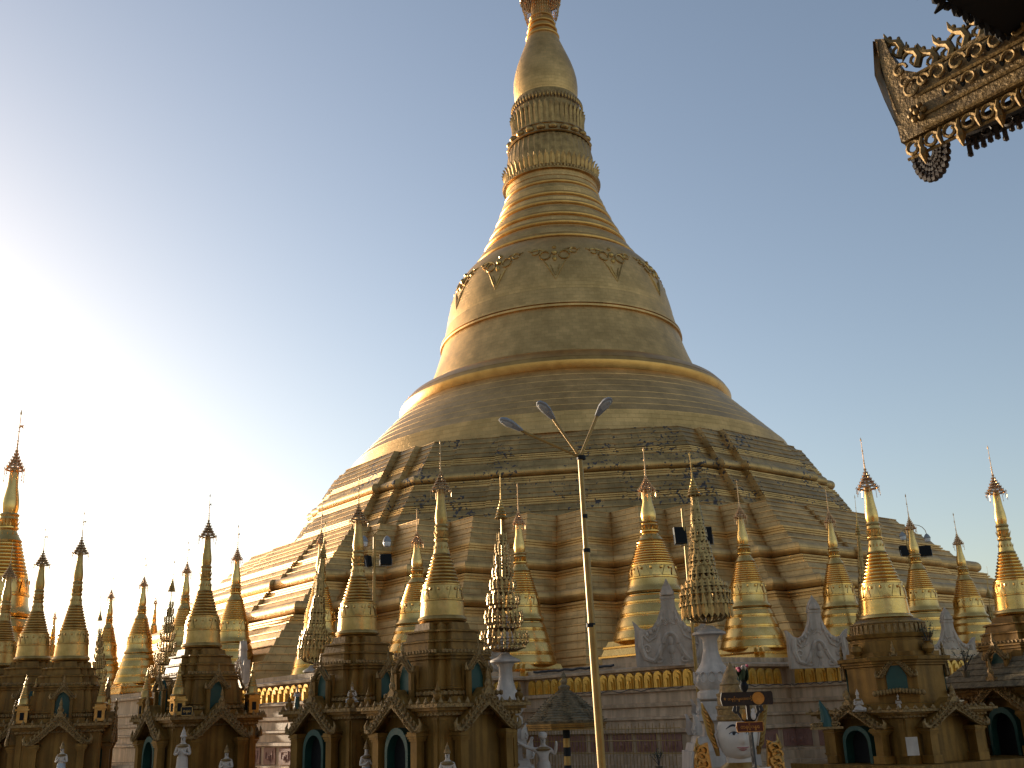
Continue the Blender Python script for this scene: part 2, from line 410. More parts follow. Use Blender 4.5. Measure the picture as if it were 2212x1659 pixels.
mb = MB()
for i in range(6):                       # umbrella crown, top of it beyond the picture
    r = 2.55 - i * .35; z = 88.2 + i * 1.5
    mb.lathe([(r, z), (r + .06, z + .1), (r * .75, z + 1.2), (r * .72, z + 1.1)], 40, cap=False)
for k in range(46):
    a = 2 * pi * k / 46
    pts = [((2.5 - .95 * t + .12 * random.random()) * cos(a), (2.5 - .95 * t) * sin(a), 88.3 - 4.2 * t) for t in [q / 10 for q in range(11)]]
    e = random.uniform(.6, 1.0); pts = pts[:int(11 * e)]
    for p in pts: mb.blob(p, (.09, .09, .19), 4, 2)
    mb.tube(pts, .025, 3)
mb.build('umbrella_crown', 'hti', stupa)

# ------------------------------------------------------------------ small spires (unit: bell-rim radius)
def flame(mb, r, z, n, h, w_, out=0.0):
    for k in range(n):
        mb.T = Matrix.Rotation(2 * pi * k / n, 4, 'Z')
        mb.add([(r, -w_, z), (r, w_, z), (r + out + .03, 0, z + h), (r - .05, -w_, z), (r - .05, w_, z)], [(0, 1, 2), (4, 3, 2), (3, 0, 2), (1, 4, 2)])
    mb.T = Matrix()
def spire_parts(par, K, gold='leaf', flip=1):
    """K: band0 band1 rings1 lotus1 bud1 hti1 tip, radii"""
    b0, b1, rg1, lo1, bd1, ht1, tip = K['z']; rb, r1, r2, rl, rbud, rtop, rh = K['r']
    n = 36
    MB().lathe([(.80, -.16), (.98, -.13), (1.03, -.05), (1.0, .02), (.93, .08), (rb + .03, b0 * .45), (rb, b0)], n).build('bell', gold, par)
    mb = MB(); mb.lathe([(rb, b0), (rb + .035, b0 + .02), (rb + .035, b0 + .07), (rb - .01, b0 + .08), (rb - .09, b1 - .08), (rb - .07, b1 - .07), (rb - .07, b1 - .01), (r1 + .02, b1)], n)
    for k in range(14):
        mb.T = Matrix.Rotation(2 * pi * k / 14, 4, 'Z'); zz = b0 + .1; hh = (b1 - b0) * .72
        mb.add([(rb - .0, -.17, zz), (rb - .0, .17, zz), (rb - .06, 0, zz + hh), (rb + .015, 0, zz + hh * .35)], [(0, 3, 2), (3, 1, 2), (0, 1, 3)])
        mb.blob((rb - .05, .2, zz + hh * .75), (.035, .06, .07), 5, 3)
    mb.T = Matrix(); mb.build('bell_band', gold, par)
    mb = MB(); pr = []; m = K.get('n', 8); h = (rg1 - b1) / m
    for i in range(m):
        r = r1 + (r2 - r1) * i / m; z = b1 + i * h
        pr += [(r, z + .001)] + [(r + h * .32 * sin(pi * q / 5) + .015, z + h * (.08 + .80 * q / 5)) for q in range(6)] + [(r - .02, z + h * .97)]
    mb.lathe(pr, n); mb.build('ring_band', gold, par)
    mb = MB(); H = lo1 - rg1
    mb.lathe([(r2 + .04, rg1), (r2 + .07, rg1 + .05), (r2 + .02, rg1 + .1), (rl * 1.06, rg1 + H * .32), (rl * .92, rg1 + H * .42), (rl * 1.1, rg1 + H * .48), (rl * 1.1, rg1 + H * .53), (rl * .86, rg1 + H * .57), (rl * .88, rg1 + H * .74), (rl * 1.0, rg1 + H * .8), (rl * .9, rg1 + H * .88), (rl * 1.05, rg1 + H * .94), (rl * .9, rg1 + H)], 28)
    flame(mb, rl * 1.02, rg1 + H * .12, 14, H * .22, .06, .05); flame(mb, rl * .95, rg1 + H * .58, 14, H * .2, .05, .05)
    mb.build('lotus_band', gold, par)
    B = bd1 - lo1
    MB().lathe([(rbud * .86, lo1), (rbud * .98, lo1 + B * .10), (rbud, lo1 + B * .2), (rbud * .95, lo1 + B * .32), (rtop * 1.25, lo1 + B * .62), (rtop, bd1), (rtop * .7, bd1 + .1)], 24).build('banana_bud', gold, par)
    mb = MB(); m = 7; H = ht1 - bd1
    hr = lambda t: rh * max(0.05, (1 - t) ** 1.7 * (1 + .55 * t))
    for i in range(m):
        t = i / m; r = hr(t); z = bd1 + H * t
        mb.lathe([(r, z), (r + .022, z + .012), (r + .01, z + .045), (r - .018, z + .03), (r, z)], 18, cap=False)
        mb.lathe([(r, z + .03), (hr(t + .09) , z + H / m * .62)], 18, cap=False)
        for k in range(14):
            a = 2 * pi * k / 14 + i; mb.blob(((r + .03) * cos(a), (r + .03) * sin(a), z + .05), (.014, .014, .045), 4, 2)
    for k in range(10):
        a = 2 * pi * k / 10; mb.tube([(hr(q / 8) * cos(a), hr(q / 8) * sin(a), bd1 + H * q / 8) for q in range(9)], .011, 3)
    mb.tube([(0, 0, bd1), (0, 0, ht1)], [rtop * .5, .02], 6)
    for k in range(14):
        a = 2 * pi * k / 14; q = rh * 1.12
        mb.tube([(rh * cos(a), rh * sin(a), bd1 + .02), (q * cos(a), q * sin(a), bd1 - .03), (q * cos(a), q * sin(a), bd1 - .1 - .16 * (k % 3 == 0))], .012, 3)
        mb.blob((q * cos(a), q * sin(a), bd1 - .13 - .17 * (k % 3 == 0)), (.022, .022, .05), 4, 2)
        mb.blob((q * 1.02 * cos(a), q * 1.02 * sin(a), bd1 + .06), (.02, .02, .05), 4, 2)
    mb.build('umbrella_crown', K.get('hm', 'hti'), par)
    mb = MB(); L = tip - ht1
    mb.tube([(0, 0, ht1 - .15), (0, 0, ht1 + L * .25), (0, 0, tip - .12)], [.035, .02, .012], 6)
    for q in (.05, .14, .22, .55): mb.blob((0, 0, ht1 + L * q), (.04, .04, .03), 6, 3)
    mb.lathe([(.005, tip - .2), (.035, tip - .12), (.004, tip)], 6)
    zz = ht1 + L * .55
    mb.prism([(0, 0), (.1, .03), (.2, .0), (.17, .07), (.22, .12), (.1, .09), (0, .07)], .012, (0, 0, zz), ax=(flip * .8, .6, 0))
    mb.tube([(-.05, 0, zz - .12), (.05, 0, zz - .12)], .01, 4)
    mb.build('vane_staff', K.get('hm', 'hti'), par)

KT = dict(z=(.42, 1.0, 1.9, 2.72, 3.95, 4.55, 5.75), r=(.86, .72, .42, .31, .27, .14, .28), n=9, hm='copper')
KP = dict(z=(.65, 1.35, 2.5, 3.8, 5.2, 6.1, 7.4), r=(.88, .68, .33, .28, .26, .15, .41), n=8)
KP3 = dict(KP, hm='copper')

def redent(h, st, n=2):
    """square of half-size h with n re-entrant steps of size st at each corner (ccw)"""
    q = []
    x, y = h, -(h - n * st)
    P = [(h, h - n * st)]
    for i in range(n):
        px, py = P[-1]; P.append((px - st, py)); P.append((px - st, py + st))
    out = []
    for k in range(4):
        for (a, b) in P:
            for _ in range(k): a, b = -b, a
            out.append((a, b))
    return out
def tiers(mb, seq, st, n=2):
    mb.rings([[(x, y, z) for x, y in redent(h, st, n)] for h, z in seq], True, True, True)

# terrace stupa prototype
pt = thing('terrace_stupa', 'x', 'stupa')
mb = MB(); tiers(mb, [(1.55, -3.1), (1.55, -2.46)], .18, 2); mb.build('white_base', 'pink', pt)
mb = MB(); tiers(mb, [(1.62, -2.46), (1.62, -2.40), (1.55, -2.38), (1.47, -2.14), (1.50, -2.12), (1.50, -2.06), (1.44, -2.05), (1.40, -1.98), (1.36, -1.86)], .16, 2); mb.build('base_step', 'leaf', pt)
mb = MB(); pr = []
zr_ = [(-1.90, 1.54), (-1.48, 1.41), (-.98, 1.25), (-.52, 1.11), (-.16, .97)]
for (za, ra), (zb, rb_) in zip(zr_, zr_[1:]):
    h = zb - za; d_ = ra - rb_
    pr += [(ra, za), (ra + .025, za + .02), (ra + .025, za + .05), (ra - .01, za + .06), (ra - .012, za + .10), (ra + .012, za + .11), (ra - d_ * .30 + .02, za + h * .45), (ra - d_ * .62 + .03, za + h * .68), (rb_ + .035, zb - .045), (rb_ + .005, zb - .03), (rb_, zb - .004)]
pr.append((.85, -.15)); mb.lathe(pr, 40)
mb.build('rounded_tier', 'leaf', pt)
spire_parts(pt, KT, 'leaf')
TS = [  # rim x, rim y, unit px, tip y, depth, label
    (1413, 1277, 62, 965, 62.0, 'tallest bright gold stupa on the white terrace, just right of the street lamp pole'),
    (1128, 1337, 46, 1042, 67.5, 'gold stupa half behind the openwork gilded tree, left of the street lamp pole'),
    (902, 1346, 46, 1097, 68, 'gold stupa squeezed between the two central shrine spires'),
    (690, 1367, 38, 1090, 66, 'gold stupa behind the dark slim gilded tree, left of the double lantern post'),
    (504, 1385, 37, 1133, 71, 'gold stupa behind and right of the plaque shrine spire, before the long terrace side'),
    (394, 1394, 31, 1169, 76, 'gold stupa mostly hidden behind the left side of the plaque shrine spire'),
    (300, 1408, 30, 1204, 81, 'gold stupa standing clear against white sky at the left end of the terrace'),
    (229, 1422, 24, 1227, 90, 'small hazy gold stupa behind the thin gilded tree, far left'),
    (1619, 1309, 46, 1034, 66, 'orange gleaming gold stupa above the dark signboard'),
    (1816, 1309, 39, 1048, 66, 'gold stupa behind the middle white pediment, left of the large right shrine spire'),
    (1994, 1318, 39, 1065, 68, 'gold stupa in front of the floodlights with round lanterns at right'),
    (2096, 1331, 36, 1106, 71, 'gold stupa behind the rightmost white pediment'),
]
GT = 'gold stupas in a row on the white terrace'
for i, (x, y, uq, ty, d, lab) in enumerate(TS):
    o = pt if i == 0 else copy_tree(pt)
    p = at(x, y, d); s = uq / ppm(p); tz = at(x, ty, d).z
    sz = (tz - p.z) / 5.75; sz2 = min(sz, s * 1.35)
    o.location = p; o.scale = (s, s, sz2); o.rotation_euler = (0, 0, -YAW + pi / 4)
    tag(o, lab, 'stupa', GT)
for (x, y, uq, ty, d, lab) in ((107, 1445, 17, 1290, 98, 'thin far spire peeping out between the two left turret shrines'), (329, 1400, 14, 1262, 112, 'slim far spire right of the clear left terrace stupa'), (2157, 1370, 13, 1222, 108, 'tiny far spire just left of the right edge shrine spire')):
    o = copy_tree(pt); p = at(x, y, d); s = uq / ppm(p); o.location = p; o.scale = (s, s, (at(x, ty, d).z - p.z) / 5.75); o.rotation_euler = (0, 0, .6); o.name = 'distant_stupa'
    tag(o, lab, 'stupa', 'gold stupas far behind the shrines')
# the large stupa at the far left
o = copy_tree(pt); p = at(-4, 1325, 92); s = 66 / ppm(p)
o.location = p; o.scale = (s, s, (at(30, 885, 92).z - p.z) / 5.75); o.name = 'distant_stupa'
tag(o, 'large hazy stupa cut off by the left edge of the photo', 'stupa')

# ------------------------------------------------------------------ terrace wall (plinth)
PL = [(-50, 17.4), (-33.7, 33.7), (-11.5, 55.9), (-1.5, 45.9), (8.1, 55.5), (13.2, 50.6), (18.2, 55.6), (36.9, 36.9), (52, 22), (52, -45), (-50, -45)]
def offset(poly, o):
    n = len(poly); out = []
    for i in range(n):
        p0 = Vector(poly[i - 1]); p1 = Vector(poly[i]); p2 = Vector(poly[(i + 1) % n])
        d1 = (p1 - p0).normalized(); d2 = (p2 - p1).normalized()
        n1 = Vector((-d1.y, d1.x)); n2 = Vector((-d2.y, d2.x))
        b = (n1 + n2); b = b / max(b.dot(n1), .2)
        out.append(p1 + b * o)
    return out
wall = thing('terrace_wall', 'whitewashed terrace wall with gold lotus petals below the golden terraces', 'wall', (X0, Y0, 0))
wp = [(1.3, GZ - .1), (1.3, -.45), (1.1, -.42), (1.05, -.02), (.9, 0), (.9, .12), (.55, .14), (.55, 1.05), (.75, 1.1), (.75, 1.25), (.5, 1.3), (.5, 1.7), (.62, 1.74), (.62, 1.84), (.42, 1.88), (.38, 2.3), (.52, 2.36), (.56, 2.52), (.40, 2.56), (.40, 3.05), (.58, 3.1), (.6, 3.24), (.2, 3.28), (-.1, 3.3), (-.16, 4.15), (.12, 4.2), (.15, 4.34), (.02, 4.36), (-.55, 4.46), (-.55, 4.7), (-4, 4.75)]
mb = MB(); mb.rings([[tuple(W(p.x, p.y, z) - C0) for p in offset(PL, o)] for o, z in wp], True, True, True)
mb.build('wall_body', 'pink', wall)
def run(i): return Vector(PL[i]), Vector(PL[i + 1])
def petal_mesh():
    m1 = MB(); prof = arc(0, .52, .30, 0, pi, 8); prof = [(.31, 0)] + prof + [(-.31, 0)]
    m1.prism(prof, .16); 
    p2 = [(.2, 0)] + arc(0, .46, .2, 0, pi, 8) + [(-.2, 0)]
    m1.prism(p2, .10, (0, -.12, 0))
    p3 = [(.10, 0)] + arc(0, .34, .10, 0, pi, 6) + [(-.10, 0)]
    m1.prism(p3, .10, (0, -.19, 0))
    return m1
pp = None; cnt = 0
for i in (1, 2, 3, 4, 5, 6):
    a, b = run(i); L = (b - a).length; d = (b - a) / L; nn = Vector((-d.y, d.x))
    N = int((L - .5) / .68)
    rng = range(N)
    if i == 1: rng = range(N - 24, N)
    if i == 6: rng = range(0, 10)
    if i == 2: rng = range(N - 3, N)
    for k in rng:
        t = L / 2 + (k - (N - 1) / 2) * .68
        q = a + d * t + nn * (-.06)
        if pp is None: pp = petal_mesh().build('lotus_petal', 'petalgold', wall); o = pp
        else:
            o = pp.copy(); COL.objects.link(o); o.parent = wall
        wv = W(q.x, q.y, 3.3) - C0
        o.location = wv; tdir = eu * d.x + ev * d.y
        o.rotation_euler = (0, 0, atan2(tdir.y, tdir.x)); cnt += 1
# pink panels between pale pilasters on the wall base
for i in (1, 3, 4, 5):
    a, b = run(i); L = (b - a).length; d = (b - a) / L; nn = Vector((-d.y, d.x))
    N = int(L / 1.75); rng = range(N) if i != 1 else range(max(0, N - 12), N)
    for k in rng:
        q = a + d * (L / 2 + (k - (N - 1) / 2) * 1.75) + nn * .57
        tdir = eu * d.x + ev * d.y; ang = atan2(tdir.y, tdir.x)
        c = W(q.x, q.y, .6) - C0; mbp = MB(); mbp.T = Matrix.Translation(c) @ Matrix.Rotation(ang, 4, 'Z')
        mbp.box((0, 0, 0), (1.32, .06, .84)); mbp.box((0, -.04, .22), (.7, .05, .06)); mbp.box((0, -.04, -.1), (.34, .06, .34)); mbp.blob((0, -.07, -.1), (.12, .05, .12), 8, 4)
        for sx_ in (-.36, .36): mbp.box((sx_, -.04, .05), (.06, .05, .4))
        mbp.build('wall_panel', 'panel', wall)
# railing before the wall and cables draped on it
a, b = run(3); d = (b - a).normalized(); nn = Vector((-d.y, d.x)); L = (b - a).length
rl = thing('railing', 'thin gold railing in front of the red wall panels', 'railing', W(*(a + nn * 1.6), 0))
mb = MB(); mr = MB()
N = int(L / .24)
for k in range(N):
    q = d * (k * .24); p = W(q.x, q.y, 0) - C0
    mb.tube([(p.x, p.y, GZ), (p.x, p.y, 1.45 + (.12 if k % 2 else 0))], .016, 4)
for z in (.15, .75, 1.32):
    p = W((d * L).x, (d * L).y, 0) - C0; mr.tube([(0, 0, z), (p.x, p.y, z)], .025, 5)
mb.build('upright_bar', 'pole', rl); mr.build('rail', 'pole', rl)
def cable(i, off, z, t0, t1, lab, sag=.12, r=.02, n=5):
    a, b = run(i); L = (b - a).length; d = (b - a) / L; nn = Vector((-d.y, d.x)); pts = []
    for k in range(n * 8 + 1):
        t = t0 + (t1 - t0) * k / (n * 8); ph = (k % 8) / 8
        q = a + d * (t * L) + nn * off; pts.append(W(q.x, q.y, z - sag * 4 * ph * (1 - ph) * (.6 + .4 * sin(k))))
    o = pts[0].copy(); mbc = MB(); mbc.tube([p - o for p in pts], r, 5); ob = mbc.build('cable', 'cable', None, o)
    tag(ob, lab, 'cable')
cable(3, .64, 3.27, .3, .97, 'black cable sagging along the ledge left of the wall corner below the gold petals', .14)
cable(4, .64, 3.27, .05, .95, 'black cable along the ledge right of the wall corner, behind the white vase', .1)
cable(1, .64, 3.27, .55, .98, 'black cable along the ledge of the left terrace side, below the petals', .1)
cable(3, -.2, 4.62, .05, .55, 'thick dark cable bundle lying on the terrace edge at the foot of the gold stupas', .06, .07)
cable(5, .64, 3.27, .1, .6, 'black cable on the wall right of the dark signboard', .1)

# ------------------------------------------------------------------ white pediments on the wall
def pediment(x, y0, y1, half, d, rz, lab):
    p = at(x, y0, d); top = at(x, y1, d); k = 1 / ppm(p)
    w_ = half * k; h = top.z - p.z
    t = thing('stucco_pediment', lab, 'pediment', p, rz, 'white stucco pediments on the terrace wall')
    o = [(-.98, 0), (-1, .22), (-.98, .42), (-1.03, .54), (-.92, .5), (-.82, .45), (-.66, .425), (-.48, .455), (-.34, .54), (-.25, .63), (-.2, .69), (-.19, .80), (-.2, .86), (-.1, .95), (0, 1.0)]
    o = o + [(-a_, b_) for a_, b_ in reversed(o[:-1])]
    mb = MB(); mb.prism([(a_ * w_, b_ * h) for a_, b_ in reversed(o)], .35); mb.build('slab', 'cream', t, angle=50)
    mb = MB(); f = -.2
    def cv(pts, r): mb.tube([(a_ * w_, f + .02, b_ * h) for a_, b_ in pts], r * w_ * 1.35, 6)
    for sg in (-1, 1):
        cv([(sg * .8, .42), (sg * .84, .25), (sg * .72, .1), (sg * .5, .06), (sg * .34, .14), (sg * .22, .25)], .06)
        cv([(sg * (.66 + .13 * (1 - q / 14) * cos(q * .7)), .2 + .06 * (1 - q / 14) * sin(q * .7)) for q in range(12)], .03)
        cv([(sg * .78, .38), (sg * .6, .29), (sg * .4, .34), (sg * .25, .5), (sg * .17, .64)], .03)
        cv([(sg * (.36 + .1 * cos(q * .7)), .07 + .03 * sin(q * .7)) for q in range(9)], .03)
        for q in range(5): mb.blob((sg * (.2 + .11 * q) * w_, f - .03, (.55 - .045 * q * (1.6 - q * .15)) * h), (.05 * w_, .05, .03 * h), 6, 4)
    cv([(.2 * cos(a_), .26 + .12 * sin(a_)) for a_ in [pi * q / 10 for q in range(11)]], .045)
    for q in range(9):
        a_ = pi * (.1 + .8 * q / 8); cv([(.1 * cos(a_), .46 + .04 * sin(a_)), (.17 * cos(a_), .46 + .09 * sin(a_))], .018)
    mb.blob((0, f, .28 * h), (.08 * w_, .08, .06 * h), 8, 5); mb.blob((0, f, .19 * h), (.11 * w_, .08, .06 * h), 8, 5)
    for q in range(6): cv([(.0, .04 + .02 * q), (.1 - .015 * q, .02 + .022 * q)], .016); cv([(.0, .04 + .02 * q), (-.1 + .015 * q, .02 + .022 * q)], .016)
    mb.build('relief', 'cream', t)
    mb = MB(); mb.box((0, 0, .80 * h), (.42 * w_, .42, .03 * h)); mb.lathe([(.24 * w_, .83 * h), (.25 * w_, .86 * h), (.12 * w_, .95 * h), (.02 * w_, 1.03 * h)], 4, a0=pi / 4); mb.build('pinnacle', 'cream', t)
pediment(1453, 1438, 1255, 78, 54.6, -.12, 'largest white pediment, between the tallest terrace stupa and the leafy gilded tree')
pediment(1772, 1443, 1290, 67, 55.5, .1, 'white pediment left of the large right shrine, below a gold stupa')
pediment(2062, 1452, 1315, 56, 60, .15, 'white pediment right of the large right shrine spire')
pediment(1098, 1455, 1330, 50, 66, .3, 'white pediment mostly hidden behind the openwork gilded tree')
pediment(522, 1478, 1385, 30, 58, -1.0, 'white pediment seen edge on beside the plaque shrine')

# ------------------------------------------------------------------ gilded trees and pedestals
def gild_tree(leafy):
    """unit height 10, bowl radius 1.15"""
    t = thing('gilded_tree', 'x', 'ornamental tree')
    mb = MB(); mb.tube([(0, 0, 0), (0, 0, 6.2), (0, 0, 7.3)], [.07, .05, .035], 8); mb.build('stem', 'bronze', t)
    tr = [(0, 1.0, 1.0, 26), (1.1, 2.1, .80, 22), (2.2, 3.0, .68, 20), (3.05, 3.75, .54, 17), (3.8, 4.4, .42, 14), (4.45, 5.1, .36, 12), (5.15, 5.75, .28, 10), (5.8, 6.35, .2, 8)]
    if leafy: tr = [(0, 2.0, 1.0, 26), (.35, 2.2, .8, 20), (1.95, 2.95, .55, 15), (2.75, 3.7, .48, 14), (3.5, 4.4, .40, 12), (4.5, 5.3, .29, 10), (5.3, 6.05, .22, 8), (6.0, 6.6, .17, 7), (6.5, 7.2, .10, 6)]
    for (za, zb, r, n) in tr:
        r *= 1.15; mb = MB(); H = zb - za
        if not leafy:
            mb.lathe([(.05, za), (r * .45, za + H * .08), (r * .55, za + H * .14)], 24, cap=False)
            for zz, q in ((.3, .86), (.6, 1.0)): mb.lathe([(r * q - .015, za + H * zz), (r * q + .015, za + H * zz + .02), (r * q - .015, za + H * zz + .04)], 24, cap=False)
        for k in range(n):
            a = 2 * pi * k / n + za
            prof = [(.1, .0), (.5, .03), (.86, .2), (1.0, .48), (1.03, .75), (.97, .95)] if not leafy else [(.1, 0), (.55, .05), (.9, .25), (1.0, .5), (.95, .8), (.85, 1.0)]
            pts = [(q * r * cos(a), q * r * sin(a), za + zz * H) for q, zz in prof]
            mb.tube(pts, .026, 5)
            mb.T = Matrix.Rotation(a, 4, 'Z')
            for i in (2, 3, 4, 5):
                q, zz = prof[i]; s_ = .085 if not leafy else .10
                wd = s_ * (1.1 if not leafy else 1.45)
                Rr = q * r; Z = za + zz * H
                mb.add([(Rr + .02, -wd, Z), (Rr + .07, 0, Z - .06), (Rr + .02, wd, Z), (Rr + .05, 0, Z + s_ * 2.3), (Rr - .03, 0, Z)], [(0, 1, 3), (1, 2, 3), (2, 4, 3), (4, 0, 3), (1, 0, 4), (2, 1, 4)])
            if leafy:
                mb.add([(r * .93, -.15, za + H * .25), (r * 1.0, 0, za + H * .1), (r * .93, .15, za + H * .25), (r * .98, 0, za + H * .9), (r * .85, 0, za + H * .4)], [(0, 1, 3), (1, 2, 3), (2, 4, 3), (4, 0, 3), (1, 0, 4), (2, 1, 4)])
            mb.T = Matrix()
        mb.build('branch_tier', 'bronze', t)
    mb = MB()
    for i in range(6):
        tt = i / 6; r = .30 * (1 - tt) ** 1.1 + .03; z = 7.3 + 1.1 * tt
        mb.lathe([(r, z), (r * 1.05, z + .03), (r * .85, z + .14), (r * .55, z + .18)], 16, cap=False)
        for k in range(10): mb.blob((r * cos(k * .628), r * sin(k * .628), z - .03), (.02, .02, .05), 4, 2)
    mb.tube([(0, 0, 8.3), (0, 0, 9.0), (0, 0, 9.85)], [.05, .025, .018], 5)
    for z in (8.6, 8.8, 9.1): mb.blob((0, 0, z), (.05, .05, .04), 6, 3)
    mb.lathe([(.005, 9.65), (.05, 9.8), (.005, 10)], 6)
    mb.build('umbrella_crown', 'leafdull', t)
    return t
def pedestal(x, y, d, lab, k=1.0):
    """white vase pedestal whose top is seen at x, y"""
    p = at(x, y, d); t = thing('vase_pedestal', lab, 'pedestal', (p.x, p.y, GZ), 0, 'white vase pedestals under the gilded trees')
    z = p.z - GZ
    mb = MB(); mb.lathe([(.2 * k, z), (.32 * k, z - .12), (.66 * k, z - .28), (.66 * k, z - .36), (.40 * k, z - .42), (.29 * k, z - .6), (.30 * k, z - 1.05), (.42 * k, z - 1.5), (.66 * k, z - 1.85), (.76 * k, z - 2.15), (.72 * k, z - 2.4), (.55 * k, z - 2.6), (.66 * k, z - 2.68), (.68 * k, z - 2.95), (.5 * k, z - 3.05)], 32)
    for q in range(14):
        a = q * pi / 7; mb.tube([(.74 * k * cos(a + .2 * sin(u_)), .74 * k * sin(a + .2 * sin(u_)), z - 2.1 + .22 * cos(u_)) for u_ in [i * .8 for i in range(9)]], .035, 4)
    mb.build('vase', 'white', t)
    mb = MB(); b = z - 3.05
    for (h, za, zb) in ((.62, b - .5, b), (.82, b - .75, b - .5), (.62, b - 1.35, b - .75), (.95, b - 1.6, b - 1.35), (1.15, b - 1.9, b - 1.6), (1.35, 0, b - 1.9)):
        if zb > za > -.01: mb.box((0, 0, (za + zb) / 2), (2 * h * k, 2 * h * k, zb - za - .004), 0, .94)
    mb.build('stepped_base', 'white', t)
    for q in range(4):
        mb = MB()
        a = q * pi / 2 + pi / 4
        for rr, zz, s_ in ((1.0, b - .55, .34), (1.3, b - 1.3, .42)):
            if zz < .3: continue
            mb.T = Matrix.Translation((rr * k * cos(a), rr * k * sin(a), zz)) @ Matrix.Rotation(a, 4, 'Z')
            mb.rings([[(o_ * s_, -w_ * s_, h_ * s_), (o_ * s_ + .2 * s_, 0, h_ * s_), (o_ * s_, w_ * s_, h_ * s_), (o_ * s_ - .2 * s_, 0, h_ * s_)] for o_, w_, h_ in ((0, .5, 0), (.15, .65, .5), (.05, .5, 1.1), (.25, .25, 1.6), (.45, .03, 2.0))], True, True, True)
            mb.tube([(.2 * s_ * cos(u_) + .3 * s_, .0, .5 * s_ + .3 * s_ * sin(u_)) for u_ in [i * .7 for i in range(9)]], .1 * s_, 5)
        mb.T = Matrix()
        if mb.v: mb.build('corner_ornament', 'white', t)
    return t
tA = gild_tree(False); tB = gild_tree(True)
TR = [  # proto, bottom x,y, tip x,y, half px, d, label
    (tA, 1091, 1408, 1080, 1019, 50, 47, 'openwork gilded tree of candelabra bowls on a white vase, left of the street lamp pole'),
    (tB, 1530, 1346, 1489, 975, 56, 45, 'thick leafy gilded tree on a white vase, in front of the black floodlights'),
    (tB, 676, 1434, 704, 1124, 34, 58, 'slim dark gilded tree between the plaque shrine and the double lantern post'),
    (tA, 353, 1467, 377, 1210, 28, 66, 'dark gilded tree left of the plaque shrine spire'),
    (tA, 213, 1492, 217, 1286, 19, 74, 'thin dark gilded tree at the far left beside the twin turret shrine'),
    (tB, 1876, 1400, 1846, 1068, 22, 63, 'slender gilded tree hidden behind the large right shrine spire'),
    (tA, 2150, 1440, 2131, 1238, 24, 72, 'dark gilded tree near the right edge, left of the rightmost spire'),
]
used = set()
for (pr_, bx, by, tx, ty, half, d, lab) in TR:
    o = pr_ if id(pr_) not in used else copy_tree(pr_); used.add(id(pr_))
    b = at(bx, by, d); tp = at(tx, ty, d); s = half / ppm(b) / 1.15; ax = (tp - b)
    o.location = b; o.scale = (s, s, ax.length / 10); o.rotation_euler = ax.to_track_quat('Z', 'Y').to_euler()
    tag(o, lab, 'ornamental tree', 'gilded trees with umbrella crowns')
pedestal(1091, 1412, 47, 'white vase pedestal under the openwork gilded tree')
pedestal(1530, 1352, 45, 'tall white vase pedestal under the leafy gilded tree', 1.06)
pedestal(353, 1470, 66, 'white vase pedestal left of the plaque shrine', .8)
pedestal(676, 1437, 58, 'white vase pedestal behind the shrine left of the central one', .8)
pedestal(213, 1494, 74, 'white vase pedestal far left beneath the thin gilded tree', .7)
pedestal(1876, 1402, 63, 'white vase pedestal behind the large right shrine', .8)
pedestal(2150, 1442, 72, 'white vase pedestal near the right edge of the terrace', .8)

# ------------------------------------------------------------------ shrines
def carve_gable(par, w_, ze, zp, y, th, m='ochre2', name='carved_gable'):
    """carved barge boards: eaves at +-w_, height ze, peak zp, front plane y (outward = -y)"""
    mb = MB(); R_ = random.Random(3)
    for sg in (-1, 1):
        pts = [(0, zp), (sg * w_ * .30, zp - (zp - ze) * .42), (sg * w_ * .66, zp - (zp - ze) * .74), (sg * w_, ze)]
        low = [(0, zp - th * 2.3), (sg * w_ * .26, zp - (zp - ze) * .42 - th * 1.1), (sg * w_ * .60, zp - (zp - ze) * .74 - th * .9), (sg * (w_ - th * .9), ze - th * .2)]
        for i in range(3):
            q = [pts[i], pts[i + 1], low[i + 1], low[i]]
            if sg > 0: q = q[::-1]
            mb.prism(q, .12, (0, y, 0))
        N = 9
        for k in range(N):
            t_ = (k + .5) / N * 3; i = int(t_); f = t_ - i
            px = pts[i][0] + (pts[i + 1][0] - pts[i][0]) * f; pz = pts[i][1] + (pts[i + 1][1] - pts[i][1]) * f
            lx = low[i][0] + (low[i + 1][0] - low[i][0]) * f; lz = low[i][1] + (low[i + 1][1] - low[i][1]) * f
            cx, cz = (px + lx) / 2, (pz + lz) / 2
            mb.tube([(cx + th * .34 * cos(u_) * (1 - u_ / 9), y - .09, cz + th * .34 * sin(u_) * (1 - u_ / 9)) for u_ in [q_ * .75 for q_ in range(9)]], th * .10, 4)
            mb.tube([(px, y, pz - .02), (px + sg * th * .12, y, pz + th * .28), (px - sg * th * .05, y, pz + th * .5)], [th * .2, th * .15, .01], 4)
            for q_ in range(3): mb.blob((cx + R_.uniform(-.4, .4) * th, y - .07, cz + R_.uniform(-.4, .4) * th), th * .13, 5, 3)
        mb.tube([(sg * w_ * .92, y, ze), (sg * w_ * 1.04, y, ze + th * .1), (sg * w_ * 1.09, y, ze + th * .7), (sg * w_ * 1.03, y, ze + th * 1.3)], [th * .34, th * .34, th * .2, .01], 5)
    mb.lathe([(th * .3, zp - th * .2), (th * .36, zp + th * .1), (th * .18, zp + th * .5), (th * .24, zp + th * .7), (.01, zp + th * 1.7)], 8, (0, y, 0))
    return mb.build(name, m, par)
